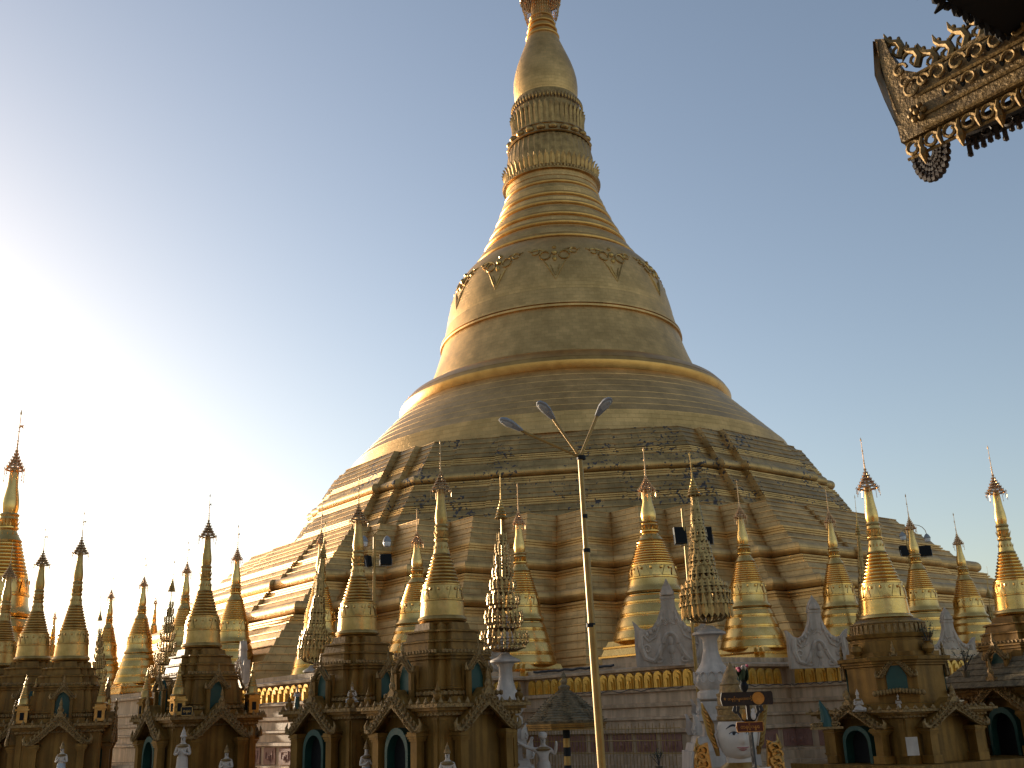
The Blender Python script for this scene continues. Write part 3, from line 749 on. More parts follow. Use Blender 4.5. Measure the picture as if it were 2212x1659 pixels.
def arch_poly(w_, h, n=8): return [(w_, 0), (w_, h * .55)] + [(w_ * cos(a) , h * .55 + h * .45 * sin(a) ** .9) for a in [pi / 2 * i / n for i in range(1, n)]] + [(0, h)] + [(-w_ * cos(a), h * .55 + h * .45 * sin(a) ** .9) for a in [pi / 2 * i / n for i in range(n - 1, 0, -1)]] + [(-w_, h * .55), (-w_, 0)]
def shell(mb, poly, k, y0, y1):
    """hollow arch tunnel"""
    inn = [(a * k, b * (1 - (1 - k) * .6)) for a, b in poly]; n = len(poly)
    rr = [[(a, y1, b) for a, b in poly], [(a, y0, b) for a, b in poly], [(a, y0, b) for a, b in inn], [(a, y1, b) for a, b in inn]]
    mb.rings(rr, False)
def shrine(variant):
    """ground to bell rim = 6.0 m"""
    t = thing('shrine', 'x', 'shrine')
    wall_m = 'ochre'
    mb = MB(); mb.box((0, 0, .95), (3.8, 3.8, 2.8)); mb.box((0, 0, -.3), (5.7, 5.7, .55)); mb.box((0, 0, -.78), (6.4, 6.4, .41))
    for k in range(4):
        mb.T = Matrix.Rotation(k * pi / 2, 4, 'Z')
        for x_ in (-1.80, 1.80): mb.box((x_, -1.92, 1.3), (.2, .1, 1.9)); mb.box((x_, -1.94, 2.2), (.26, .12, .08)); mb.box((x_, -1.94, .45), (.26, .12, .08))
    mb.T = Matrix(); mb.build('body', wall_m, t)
    mb = MB()
    for h, za, zb in ((1.98, 2.3, 2.40), (2.06, 2.40, 2.5), (2.2, 2.5, 2.62), (2.3, 2.62, 2.72), (2.0, 2.72, 2.82)): mb.box((0, 0, (za + zb) / 2), (2 * h, 2 * h, zb - za - .003))
    mb.build('cornice', wall_m, t)
    mb = MB()
    for k in range(4):
        mb.T = Matrix.Rotation(k * pi / 2, 4, 'Z')
        for q in range(21):
            x_ = -2.1 + q * .21
            mb.blob((x_, -2.31, 2.67), (.07, .04, .06), 6, 3)
            if q % 2 == 0: mb.lathe([(.07, 2.70), (.09, 2.78), (.05, 2.86), (.004, 2.96)], 6, (x_, -2.28, 0))
        mb.box((0, -2.30, 2.67), (4.66, .05, .13))
    mb.T = Matrix(); mb.build('carved_frieze', 'ochre2', t)
    for (y_, z_, n_, r_, l_) in [(2.03, 2.38, 21, .065, 4.1)] + ([(1.67, 3.12, 13, .09, 3.0), (1.42, 4.66, 13, .065, 2.4)] if variant != 3 else []):
        mb = MB()
        for k in range(4):
            mb.T = Matrix.Rotation(k * pi / 2, 4, 'Z'); mb.box((0, -y_ + .03, z_), (l_, .07, .12))
            for q in range(n_): mb.blob((-l_ / 2 + .1 + q * (l_ - .2) / (n_ - 1), -y_, z_), (r_, r_, r_ * 1.2), 6, 3)
        mb.T = Matrix(); mb.build('carved_frieze', 'ochre2', t)
    if variant in (1, 4):
        for k in range(4):
            a = k * pi / 2 + pi / 4; mb = MB(); c = (2.85 * cos(a), 2.85 * sin(a), 2.72)
            mb.lathe([(.2, 0), (.2, .06), (.1, .1), (.16, .22), (.15, .34), (.06, .42), (.1, .47), (.05, .58), (.004, .8)], 12, c); mb.build('corner_urn', wall_m, t)
    for k in range(4):
        e = bpy.data.objects.new('porch', None); COL.objects.link(e); e.parent = t; e.rotation_euler = (0, 0, k * pi / 2); e.empty_display_size = .3
        y = -2.45
        for sg in (-1, 1):
            mb = MB(); mb.box((sg * 1.1, y + .25, .85), (.34, .34, 1.5)); 
            for q, (h, z) in enumerate(((.42, 1.5), (.5, 1.58), (.58, 1.67), (.52, 1.75))): mb.box((sg * 1.1, y + .25, z), (h, h, .085 if q % 2 == 0 else .075))
            mb.box((sg * 1.1, y + .25, .2), (.5, .5, .4)); mb.build('pillar', wall_m, e)
        mb = MB()     # gabled roof behind the carved boards
        for sg in (-1, 1):
            mb.add([(0, y + .05, 3.30), (sg * 1.42, y + .05, 1.82), (sg * 1.42, -1.86, 1.82), (0, -1.86, 3.30), (0, y + .05, 3.12), (sg * 1.36, y + .05, 1.74), (sg * 1.36, -1.86, 1.74), (0, -1.86, 3.12)],
                   [(0, 1, 2, 3), (7, 6, 5, 4), (1, 0, 4, 5), (2, 1, 5, 6), (3, 2, 6, 7)] if sg < 0 else [(3, 2, 1, 0), (4, 5, 6, 7), (5, 4, 0, 1), (6, 5, 1, 2), (7, 6, 2, 3)])
        mb.build('gable_roof', wall_m, e)
        carve_gable(e, 1.45, 1.82, 3.42, y, .33)
        if k % 2 == 0:
            mb = MB(); mb.prism([(.95, 0), (.95, 1.8), (0, 2.8), (-.95, 1.8), (-.95, 0)], .05, (0, -1.93, 0)); mb.build('porch_back', wall_m, e); continue
        mb = MB(); shell(mb, arch_poly(.66, 1.95), .80, -2.28, -1.85); mb.build('door_arch', 'green', e)
        mb = MB(); mb.prism(arch_poly(.56, 1.8), .06, (0, -1.90, 0)); mb.build('door_shade_panel', 'dark', e)  # near-black panel stands in for the shade inside the door
    if variant == 3:
        for ch in t.children:
            if ch.name.startswith(('body', 'cornice', 'porch', 'carved_frieze')): ch.scale = (1, 1, .76)
    if variant in (1, 2, 4):
        mb = MB()
        seq = [(1.72, 2.8), (1.72, 3.0), (1.62, 3.02), (1.60, 3.25), (1.68, 3.27), (1.68, 3.33), (1.60, 3.35), (1.57, 3.9), (1.50, 4.35), (1.58, 4.37), (1.58, 4.42), (1.52, 4.44), (1.52, 4.48), (1.6, 4.5), (1.6, 4.56), (1.42, 4.62), (1.36, 5.0), (1.42, 5.02), (1.42, 5.08), (1.28, 5.12), (1.22, 5.4), (1.3, 5.42), (1.3, 5.48), (1.05, 5.52), (1.0, 5.78)]
        tiers(mb, seq, .30, 2); mb.build('upper_tower', wall_m, t)
        for k in range(4):
            e = bpy.data.objects.new('niche', None); COL.objects.link(e); e.parent = t; e.rotation_euler = (0, 0, k * pi / 2); e.empty_display_size = .3
            y = -1.98
            carve_gable(e, .56, 3.95, 4.72, y, .2, name='niche_gable')
            mb = MB()
            for sg in (-1, 1): mb.box((sg * .42, y + .08, 3.36), (.14, .16, 1.1)); mb.box((sg * .42, y + .08, 3.96), (.2, .2, .08))
            mb.box((0, y + .1, 2.9), (1.1, .3, .16)); mb.box((0, -1.66, 3.5), (.98, .1, 1.3)); mb.build('niche_frame', wall_m, e)
            mb = MB(); mb.prism([(.36, 0), (.36, .75), (.2, 1.15), (0, 1.42), (-.2, 1.15), (-.36, .75), (-.36, 0)], .12, (0, -1.75, 2.98)); mb.build('niche_panel', 'green', e)
    if variant == 3:
        mb = MB(); c8 = 1 / cos(pi / 8); mb.lathe([(r_ * c8, z_) for r_, z_ in ((1.72, 2.1), (1.72, 2.3), (1.64, 2.34), (1.64, 3.82), (1.72, 3.85), (1.72, 3.92), (1.80, 3.95), (1.80, 4.03), (1.92, 4.06), (1.94, 4.2), (1.6, 4.24), (1.6, 4.42))], 8, a0=pi / 8)
        mb.build('upper_block', wall_m, t)
        mb = MB(); mb.lathe([(1.5, 4.4), (1.5, 4.9), (1.42, 4.92), (1.42, 5.0), (1.5, 5.04), (1.56, 5.2), (1.36, 5.24), (1.3, 5.7), (1.1, 5.86)], 16, a0=pi / 16); mb.build('drum', 'ochre', t)
        mb = MB(); mb.lathe([(1.24, 5.62), (1.34, 5.66), (1.34, 5.72), (1.2, 5.76)], 32, cap=False)
        for k in range(40):
            a = 2 * pi * k / 40; mb.box((1.32 * cos(a), 1.32 * sin(a), 5.42), (.06, .12, .36), a)
        mb.build('balustrade', 'ochre2', t)
        for k in range(4):
            e = bpy.data.objects.new('niche', None); COL.objects.link(e); e.parent = t; e.rotation_euler = (0, 0, k * pi / 2 + pi / 4); e.empty_display_size = .3
            y = -1.76
            carve_gable(e, .64, 3.4, 4.5, y, .2, name='niche_gable')
            mb = MB(); mb.prism([(.34, 0), (.34, .65), (.2, .95), (0, 1.3), (-.2, .95), (-.34, .65), (-.34, 0)], .08, (0, -1.66, 2.78)); mb.build('niche_panel', 'green', e)
            mb = MB()
            for q in range(16): mb.blob((-.8 + .107 * q, y - .06, 2.72 + .12 * (1 - abs(q - 7.5) / 8)), (.08, .09, .12), 6, 4)
            mb.build('lotus_scroll', 'ochre2', e)
            a = k * pi / 2; mu = MB(); mu.lathe([(.05, 0), (.16, .03), (.08, .1), (.22, .3), (.2, .45), (.08, .55), (.13, .6)], 12, (1.72 * cos(a), 1.72 * sin(a), 4.2)); mu.build('corner_urn', wall_m, t)
    if variant in (2,):
        for k in range(4):
            a = k * pi / 2 + pi / 4; c = (2.55 * cos(a), 2.55 * sin(a), 2.82)
            mb = MB(); mb.box((c[0], c[1], c[2] + .3), (.5, .5, .6)); mb.box((c[0], c[1], c[2] + .63), (.66, .66, .08)); mb.box((c[0], c[1], c[2] + .73), (.5, .5, .14))
            mb.lathe([(.34, .8), (.36, .84), (.27, .9), (.24, 1.15), (.2, 1.2)] + [(.2 - .014 * q + (.02 if q % 2 else 0), 1.22 + .055 * q) for q in range(10)] + [(.07, 1.78), (.1, 1.84), (.06, 1.95), (.01, 2.3)], 14, c)
            mb.build('turret', 'leafdull', t)
            mb = MB(); mb.box((c[0], c[1], c[2] + .32), (.2, .54, .36)); mb.box((c[0], c[1], c[2] + .32), (.54, .2, .36)); mb.build('turret_shade_block', 'dark', t)  # solid dark blocks coloured as the shade inside the turret arches
    if variant == 4:
        mb = MB()
        for i in range(7):
            h = 2.75 - i * .26; z = 2.75 + i * .26
            tiers(mb, [(h, z), (h + .04, z + .04), (h - .2, z + .27)], .02, 1)
        mb.build('tiled_roof', 'shingle', t)
    sp = bpy.data.objects.new('spire', None); COL.objects.link(sp); sp.parent = t; sp.location = (0, 0, 6.0); sp.scale = (.93, .93, .93); sp.empty_display_size = .3
    mb = MB(); mb.lathe([(1.0, -.26), (1.04, -.2), (.95, -.17), (.9, -.14)], 32); mb.build('lotus_throne', 'leafdull', sp)
    spire_parts(sp, KP if variant < 3 else KP3, 'leafdull' if variant < 3 else 'leaf')
    return t
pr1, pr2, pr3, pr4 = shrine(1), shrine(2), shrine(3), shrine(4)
SH = [  # proto, rim x, y, unit px, tip y, d, yaw(deg of the near corner), label
    (pr1, 956, 1337, 52, 950, 40, 45, 'central ochre shrine with two pointed porches and the tallest dark spire of its pair'),
    (pr1, 772, 1367, 46, 1030, 46, 49, 'ochre shrine just left of the central one, its right porch hidden'),
    (pr2, 436, 1394, 42, 1067, 48, 41, 'ochre shrine with a small black plaque on its corner and little corner turrets'),
    (pr2, 153, 1422, 38, 1106, 51, 17, 'shrine at the left with twin turrets and a turquoise niche facing forward'),
    (pr2, 70, 1422, 37, 1141, 54, 20, 'dark ochre shrine second from the left edge'),
    (pr2, -2, 1437, 37, 1172, 56, 20, 'ochre shrine cut off by the left edge of the photo'),
    (pr3, 1914, 1333, 54, 943, 42, 28, 'large right shrine with a balustrade drum and a white figure in its niche'),
    (pr4, 2198, 1322, 47, 960, 44, 30, 'shrine with a mossy tiled roof cut off by the right edge of the photo'),
]
SHO = []
used = set()
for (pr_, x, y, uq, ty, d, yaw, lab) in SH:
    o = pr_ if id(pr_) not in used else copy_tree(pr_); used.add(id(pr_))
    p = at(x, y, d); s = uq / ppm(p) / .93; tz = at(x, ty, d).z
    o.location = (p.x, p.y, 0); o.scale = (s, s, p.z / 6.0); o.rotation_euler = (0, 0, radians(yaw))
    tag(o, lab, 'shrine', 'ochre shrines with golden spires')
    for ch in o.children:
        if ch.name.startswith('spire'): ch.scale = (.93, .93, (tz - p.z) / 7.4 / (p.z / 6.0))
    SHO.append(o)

# ------------------------------------------------------------------ lamps
def street_lamp():
    base = at(1297, 1660, 27); top = at(1253, 985, 27); bx = (base.x + top.x) / 2
    t = thing('street_lamp', 'tall gold-painted street lamp pole with three grey heads on slanting arms', 'street lamp', (top.x, 27, 0))
    H = top.z
    mb = MB(); mb.tube([(.13, 0, GZ), (.05, 0, 4.2)], .105, 14); mb.tube([(.05, 0, 4.2), (.02, 0, 6.1)], .09, 14); mb.tube([(.02, 0, 6.1), (0, 0, H)], .068, 14); mb.build('pole', 'pole', t)
    for z, r in ((4.2, .115), (6.1, .1), (7.0, .08), (H - .05, .12)):
        mb = MB(); mb.lathe([(r, z - .05), (r, z + .05)], 14, (.03, 0, 0)); mb.build('pole_collar', 'black', t)
    for (hx, hy, tx, ty, dd, tz_) in ((1125, 930, 1080, 905, -.7, 0), (1195, 905, 1163, 868, 0.1, 0), (1290, 898, 1318, 860, .1, 0)):
        d = 27 + dd
        a = at(hx, hy, d); b = at(tx, ty, d + (-.55 if dd < 0 else -.7)); o = Vector((top.x, 27, 0))
        mb = MB(); mb.tube([(0, 0, H - .03), tuple((a - o) * 1.0)], .042, 8); arm = mb.build('lamp_arm', 'pole', t)
        A = a - o; B = b - o; D = (B - A); L = D.length; D.normalize()
        side = D.cross(Vector((0, 0, 1))).normalized(); up = side.cross(D)
        mb = MB(); rr = []
        for q, w_, h_ in ((-.06, .05, .05), (.0, .07, .07), (.25, .11, .10), (.5, .155, .12), (.8, .15, .11), (.95, .09, .07), (1.0, .03, .03)):
            c = A + D * (L * q)
            rr.append([tuple(c + side * (w_ * cos(2 * pi * j / 12)) + up * (h_ * sin(2 * pi * j / 12) * (1 if sin(2 * pi * j / 12) > 0 else .35))) for j in range(12)])
        mb.rings(rr, True, True, True); hd = mb.build('lamp_head', 'grey', t)
        mb = MB(); rr = []
        for q, w_ in ((.42, .03), (.5, .10), (.65, .125), (.8, .11), (.93, .03)):
            c = A + D * (L * q) - up * .035
            rr.append([tuple(c + side * (w_ * cos(2 * pi * j / 10)) + up * (.035 * sin(2 * pi * j / 10))) for j in range(10)])
        mb.rings(rr, True, True, True); ln = mb.build('lamp_lens', 'glass', hd)
street_lamp()
def lantern_post(x, y, d, lanterns, floods, lab, ztop):
    p = at(x, y, d); t = thing('lamp_post', lab, 'lamp post', (p.x, p.y, 0))
    k = 1 / ppm(p); H = at(x, ztop, d).z
    mb = MB(); mb.tube([(0, 0, GZ), (0, 0, H * .6), (0, 0, H)], [.09, .08, .07], 12); mb.build('pole', 'pole', t)
    for (lx, ly) in lanterns:
        q = at(lx, ly, d) - Vector((p.x, p.y, 0)); r = abs(q.x) / 2; sg = 1 if q.x > 0 else -1
        zt = q.z + .35
        pts = [(0, 0, H - .8), (0, 0, H - .3)] + [(q.x / 2 - sg * r * cos(a), 0, max(H - .2, zt) + r * sin(a) * .9) for a in [pi * i / 8 for i in range(9)]] + [(q.x, 0, zt)]
        mb = MB(); mb.tube(pts, .022, 6); mb.build('lamp_arm', 'pole', t)
        mb = MB(); mb.lathe([(.05, .36), (.09, .32), (.16, .24), (.22, .10), (.24, .04), (.22, .03)], 14, tuple(q)); L_ = mb.build('lantern_hood', 'grey', t)
        mb = MB(); mb.lathe([(.2, .04), (.21, -.06), (.17, -.2), (.06, -.25)], 14, tuple(q)); mb.build('lantern_globe', 'globe', L_)
    zb = None
    for (fx, fy, w_, h_, rz) in floods:
        q = at(fx, fy, d) - Vector((p.x, p.y, 0)); w2 = w_ * k; h2 = h_ * k
        e = bpy.data.objects.new('floodlight', None); COL.objects.link(e); e.parent = t; e.location = q; e.rotation_euler = (radians(-8), 0, rz); e.empty_display_size = .2
        mb = MB(); mb.rings([[(-w2 / 2, -.12, -h2 / 2), (w2 / 2, -.12, -h2 / 2), (w2 / 2, -.12, h2 / 2), (-w2 / 2, -.12, h2 / 2)], [(-w2 / 2, .12, -h2 / 2), (w2 / 2, .12, -h2 / 2), (w2 / 2, .12, h2 / 2), (-w2 / 2, .12, h2 / 2)], [(-w2 / 3, .3, -h2 / 3), (w2 / 3, .3, -h2 / 3), (w2 / 3, .3, h2 / 3), (-w2 / 3, .3, h2 / 3)]], True, True, True); mb.build('housing', 'black', e)
        mb = MB(); mb.tube([(-w2 / 2 - .03, 0, .05), (-w2 / 2 - .03, 0, -h2 / 2 - .06), (w2 / 2 + .03, 0, -h2 / 2 - .06), (w2 / 2 + .03, 0, .05)], .018, 5); mb.build('bracket', 'grey', e)
        mb = MB(); mb.box((0, -.128, 0), (w2 * .86, .012, h2 * .86)); mb.build('lens', 'lens', e)
        zb = q.z - h2 / 2 - .08
        mb = MB(); mb.tube([(0, 0, zb), (q.x, q.y, zb)], .03, 5); mb.build('crossbar', 'pole', t)
M['globe'] = mat('milky_lamp_globe', (.75, .72, .68), None, .25)
M['lens'] = mat('dark_glass_lens', (.012, .012, .012), None, .6); M['lens'].node_tree.nodes['Principled BSDF'].inputs['Specular IOR Level'].default_value = .1
lantern_post(808, 1300, 55, [(836, 1172), (786, 1172)], [(833, 1209, 25, 23, .25), (795, 1212, 16, 23, 1.1)], 'lamp post with curved lantern arms and floodlights, between the shrines left of centre', 1160)
lantern_post(1491, 1300, 53, [], [(1469, 1157, 27, 37, .15), (1526, 1157, 25, 37, -.15)], 'post with two large black floodlights behind the leafy gilded tree', 1098)
lantern_post(1978, 1300, 72, [(1950, 1160), (2003, 1164)], [(1955, 1190, 22, 22, .3), (1999, 1190, 24, 22, -.2)], 'lamp post with two hanging lanterns and floodlights against blue sky at right', 1175)

# ------------------------------------------------------------------ tiled kiosk on a striped pole
kp = at(1224, 1600, 35); kk = thing('tiled_kiosk', 'small round roof of mossy tiles on a black and gold striped pole', 'kiosk', (kp.x, kp.y, 0))
ze = at(1224, 1572, 35).z; zt = at(1224, 1487, 35).z; zf = at(1224, 1450, 35).z; RK = 1.31; h = zt - ze
mb = MB()
prk = [(RK, 0), (RK * .93, .14), (RK * .96, .10)]
seq = [(1.0, .17), (.66, .50), (.40, .76), (.10, .97)]
rr = [(RK * .98, h * .10)]
for (a, b), (c, d_) in zip(seq, seq[1:]):
    for q in range(5):
        t0 = q / 5; t1 = (q + 1) / 5
        r_0 = RK * (a + (c - a) * t0); r_1 = RK * (a + (c - a) * t1); z0 = h * (b + (d_ - b) * t0); z1 = h * (b + (d_ - b) * t1)
        rr += [(r_0, z0), (r_0 + .012, z0 + .02), (r_1 + .015, z1 - .004)]
mb.lathe(rr, 8, (0, 0, ze), a0=pi / 8)
rs = random.Random(5)
for (r_, z_) in [(r_, z_) for i, (r_, z_) in enumerate(rr[1:]) if i % 3 == 0]:
    n_ = max(8, int(r_ * 2 * pi / .13))
    for k in range(n_):
        a = 2 * pi * k / n_ + rs.random() * .1; q = r_ * cos(pi / 8) / cos(((a + pi / 8 - pi / 8) % (pi / 4)) - pi / 8)
        mb.box((q * cos(a), q * sin(a), ze + z_ + rs.uniform(-.01, .02)), (.05, .1, .03), a)
mb.build('tiled_roof', 'shingle', kk)
mb = MB()
for z_, r_ in ((.0, RK), (.07, RK * 1.02), (.13, RK * 1.05)): mb.lathe([(r_ - .05, z_ * 1), (r_, z_), (r_, z_ + .055), (r_ - .05, z_ + .06)], 8, (0, 0, ze - .05), a0=pi / 8)
mb.build('eave_board', 'ochre', kk)
mb = MB(); mb.lathe([(.16, h * .95), (.2, h + .05), (.08, h + .12), (.12, h + .22), (.06, h + .3), (.1, h + .38), (.01, zf - ze)], 8, (0, 0, ze)); mb.build('finial', 'shingle', kk)
for i in range(9):
    hb = (ze - .05 - GZ) / 9; z0 = ze - .05 - i * hb; mb = MB(); mb.lathe([(.115, z0 - hb + .002), (.115, z0)], 14)
    mb.build('pole_band', 'black' if i % 2 == 0 else 'pole', kk)

# ------------------------------------------------------------------ signboard with flower vase
sp_ = at(1613, 1509, 20.8); sg = thing('signboard', 'dark carved signboard with gilt lettering and a round sun emblem on a black post', 'sign', (sp_.x, sp_.y, 0))
k = 1 / ppm(sp_); zc = sp_.z
mb = MB(); hw, hh = 56 * k, 14 * k; mb.prism([(-hw + .02, -hh), (hw - .02, -hh), (hw, -hh + .04), (hw, hh - .04), (hw - .02, hh), (-hw + .02, hh), (-hw - .01, 0)], .05, (0, 0, zc)); mb.build('name_board', 'wood', sg)
mb = MB(); mb.tube([(.06, .03, GZ), (0, .03, zc + .1)], .045, 4); mb.build('post', 'wood', sg)
mb = MB(); mb.lathe([(.115, -.012), (.115, .012)], 28)
for q in range(24): mb.box((.095 * cos(q * pi / 12), .095 * sin(q * pi / 12), .016), (.03, .006, .01), q * pi / 12)
mb.lathe([(.05, .012), (.045, .02)], 20)
em = mb.build('sun_emblem', 'emblem' if 'emblem' in M else 'goldtext', sg, (24 * k, -.035, zc)); em.rotation_euler = (pi / 2, 0, 0)
def text(s_, size, loc, par, m, name='lettering', fit=None):
    cu = bpy.data.curves.new(name, 'FONT'); cu.body = s_; cu.size = size; cu.align_x = 'CENTER'; cu.align_y = 'CENTER'; cu.extrude = .004
    ob = bpy.data.objects.new(name, cu); COL.objects.link(ob); ob.parent = par; ob.location = loc; ob.rotation_euler = (pi / 2, 0, 0)
    dg = bpy.context.evaluated_depsgraph_get(); me = bpy.data.meshes.new_from_object(ob.evaluated_get(dg)); me.name = name
    bpy.data.objects.remove(ob); xs = [v.co.x for v in me.vertices]
    if fit and xs:
        q_ = fit / (max(xs) - min(xs)); me.transform(Matrix.Diagonal((q_, q_, 1, 1)))
    me.materials.clear(); me.materials.append(M[m])
    o2 = bpy.data.objects.new(name, me); COL.objects.link(o2); o2.parent = par; o2.location = loc; o2.rotation_euler = (pi / 2, 0, 0)
    return o2
text('\u2605 \u1010\u1014\u1004\u103a\u1039\u1002\u1014\u103d\u1031\u1011\u1031\u102c\u1004\u1037\u103a', .13, (-20 * k, -.03, zc), sg, 'goldtext', fit=62 * k)
mb = MB()
for sx_ in (-1, 1):
    mb.tube([(sx_ * 27 * k, 0, zc - 15 * k), (sx_ * 30 * k, 0, zc - 24 * k), (sx_ * 25 * k, 0, zc - 30 * k)], [.03, .04, .02], 6)
    mb.tube([(sx_ * 20 * k, 0, zc - 15 * k), (sx_ * 22 * k, 0, zc - 28 * k), (sx_ * 12 * k, 0, zc - 44 * k), (0, 0, zc - 46 * k)], [.035, .03, .03, .03], 6)
mb.box((0, 0, zc - 30 * k), (.06, .05, .3)); mb.build('carved_bracket', 'wood', sg)
for sx_, m_ in ((-1, 'goldtext'), (1, 'eye')):
    mb = MB(); mb.blob((sx_ * 10 * k, -.03, zc - 35 * k), (.05, .025, .085), 8, 6); mb.blob((sx_ * 10 * k, -.032, zc - 25 * k), (.04, .025, .04), 8, 5); mb.build('animal_figure', m_, sg)
zr = zc - 58 * k
mb = MB(); q = .24; hh = .095; mb.prism([(-q, -hh), (q, -hh), (q + .03, 0), (q, hh), (-q, hh), (-q - .03, 0)], .04, (0, -.03, zr)); mb.build('lower_board', 'redboard', sg)
mb = MB()
for zz in (-hh + .008, hh - .008): mb.box((0, -.056, zr + zz), (2 * q, .012, .012))
for sx_ in (-1, 1):
    mb.box((sx_ * (q + .01), -.056, zr), (.012, .012, .15))
mb.build('gilt_border', 'goldtext', sg)
text('\u1010\u1014\u1004\u103a\u1039\u1002\u1014\u103d\u1031', .05, (0, -.055, zr), sg, 'goldtext', fit=.36)
fv = thing('flower_vase', 'vase of dark green leaves with pink and white flowers on the signboard', 'flower vase', (sp_.x - .03, sp_.y, zc + 14 * k))
MB().lathe([(.04, 0), (.08, .06), (.09, .12), (.05, .18), (.07, .22)], 12).build('vase', 'black', fv)
mb = MB(); R_ = random.Random(2)
for i in range(70):
    a = R_.uniform(0, 6.28); ln = R_.uniform(.12, .34); o_ = R_.uniform(.03, .13)
    b = Vector((o_ * cos(a), o_ * sin(a), .18 + ln)); s_ = Vector((-sin(a), cos(a), 0)) * .03
    mb.add([(.02 * cos(a), .02 * sin(a), .14), tuple(b * .9 - s_ + Vector((0, 0, -.05))), tuple(b), tuple(b * .9 + s_ + Vector((0, 0, -.05)))], [(0, 1, 2, 3)])
mb.build('foliage', 'plant', fv)
mb = MB()
for i in range(7): mb.blob((R_.uniform(-.1, .1), R_.uniform(-.06, .06), .42 + R_.uniform(-.03, .09)), .032, 6, 4)
mb.build('pink_flower', 'flower', fv)
MB().blob((.02, -.05, .44), (.06, .05, .055), 8, 5).build('white_flower', 'white', fv)

# ------------------------------------------------------------------ the large painted guardian (woman's face, lion body)
gp = at(1592, 1590, 34); gk = 1 / ppm(gp)
gu = thing('guardian_statue', 'large seated guardian statue with painted face, gold crown and gold wing scrolls', 'statue', (gp.x, gp.y, 0), radians(6))
hc = gp.z; HW = 44 * gk; HH = 52 * gk
def fr(x, z):
    """face front depth at normalised x, z"""
    e = max(0, 1 - x * x - z * z * .96); d = .92 * sqrt(e)
    g = lambda cx, cz, sx, sz: exp(-((x - cx) / sx) ** 2 - ((z - cz) / sz) ** 2)
    d += .20 * g(0, -.16, .13, .16) + .10 * g(0, .1, .09, .3) + .07 * g(0, -.45, .24, .07) + .07 * g(0, -.72, .22, .13)
    d -= .07 * g(.38, .14, .24, .12) + .07 * g(-.38, .14, .24, .12)
    d += .05 * g(.5, -.2, .28, .25) + .05 * g(-.5, -.2, .28, .25) + .03 * g(.36, .11, .18, .07) + .03 * g(-.36, .11, .18, .07)
    return d
mb = MB(); rr = []
for i in range(49):
    z = -1 + 2 * i / 48; row = []
    rz = sqrt(max(1e-4, 1 - z * z)); rz = rz ** (.8) * (1 - .10 * max(0, -z))
    for j in range(64):
        a = 2 * pi * j / 64; x = rz * cos(a); yb = -rz * sin(a)
        if sin(a) > 0:
            y = -max(fr(x * .999, z), 0) if False else -(rz * sin(a) * .92 + (fr(x, z) - .92 * sqrt(max(0, 1 - x * x - z * z * .96))))
        else: y = -rz * sin(a) * .95
        row.append((x * HW, y * HW, hc + z * HH))
    rr.append(row)
mb.rings(rr, True, True, True)
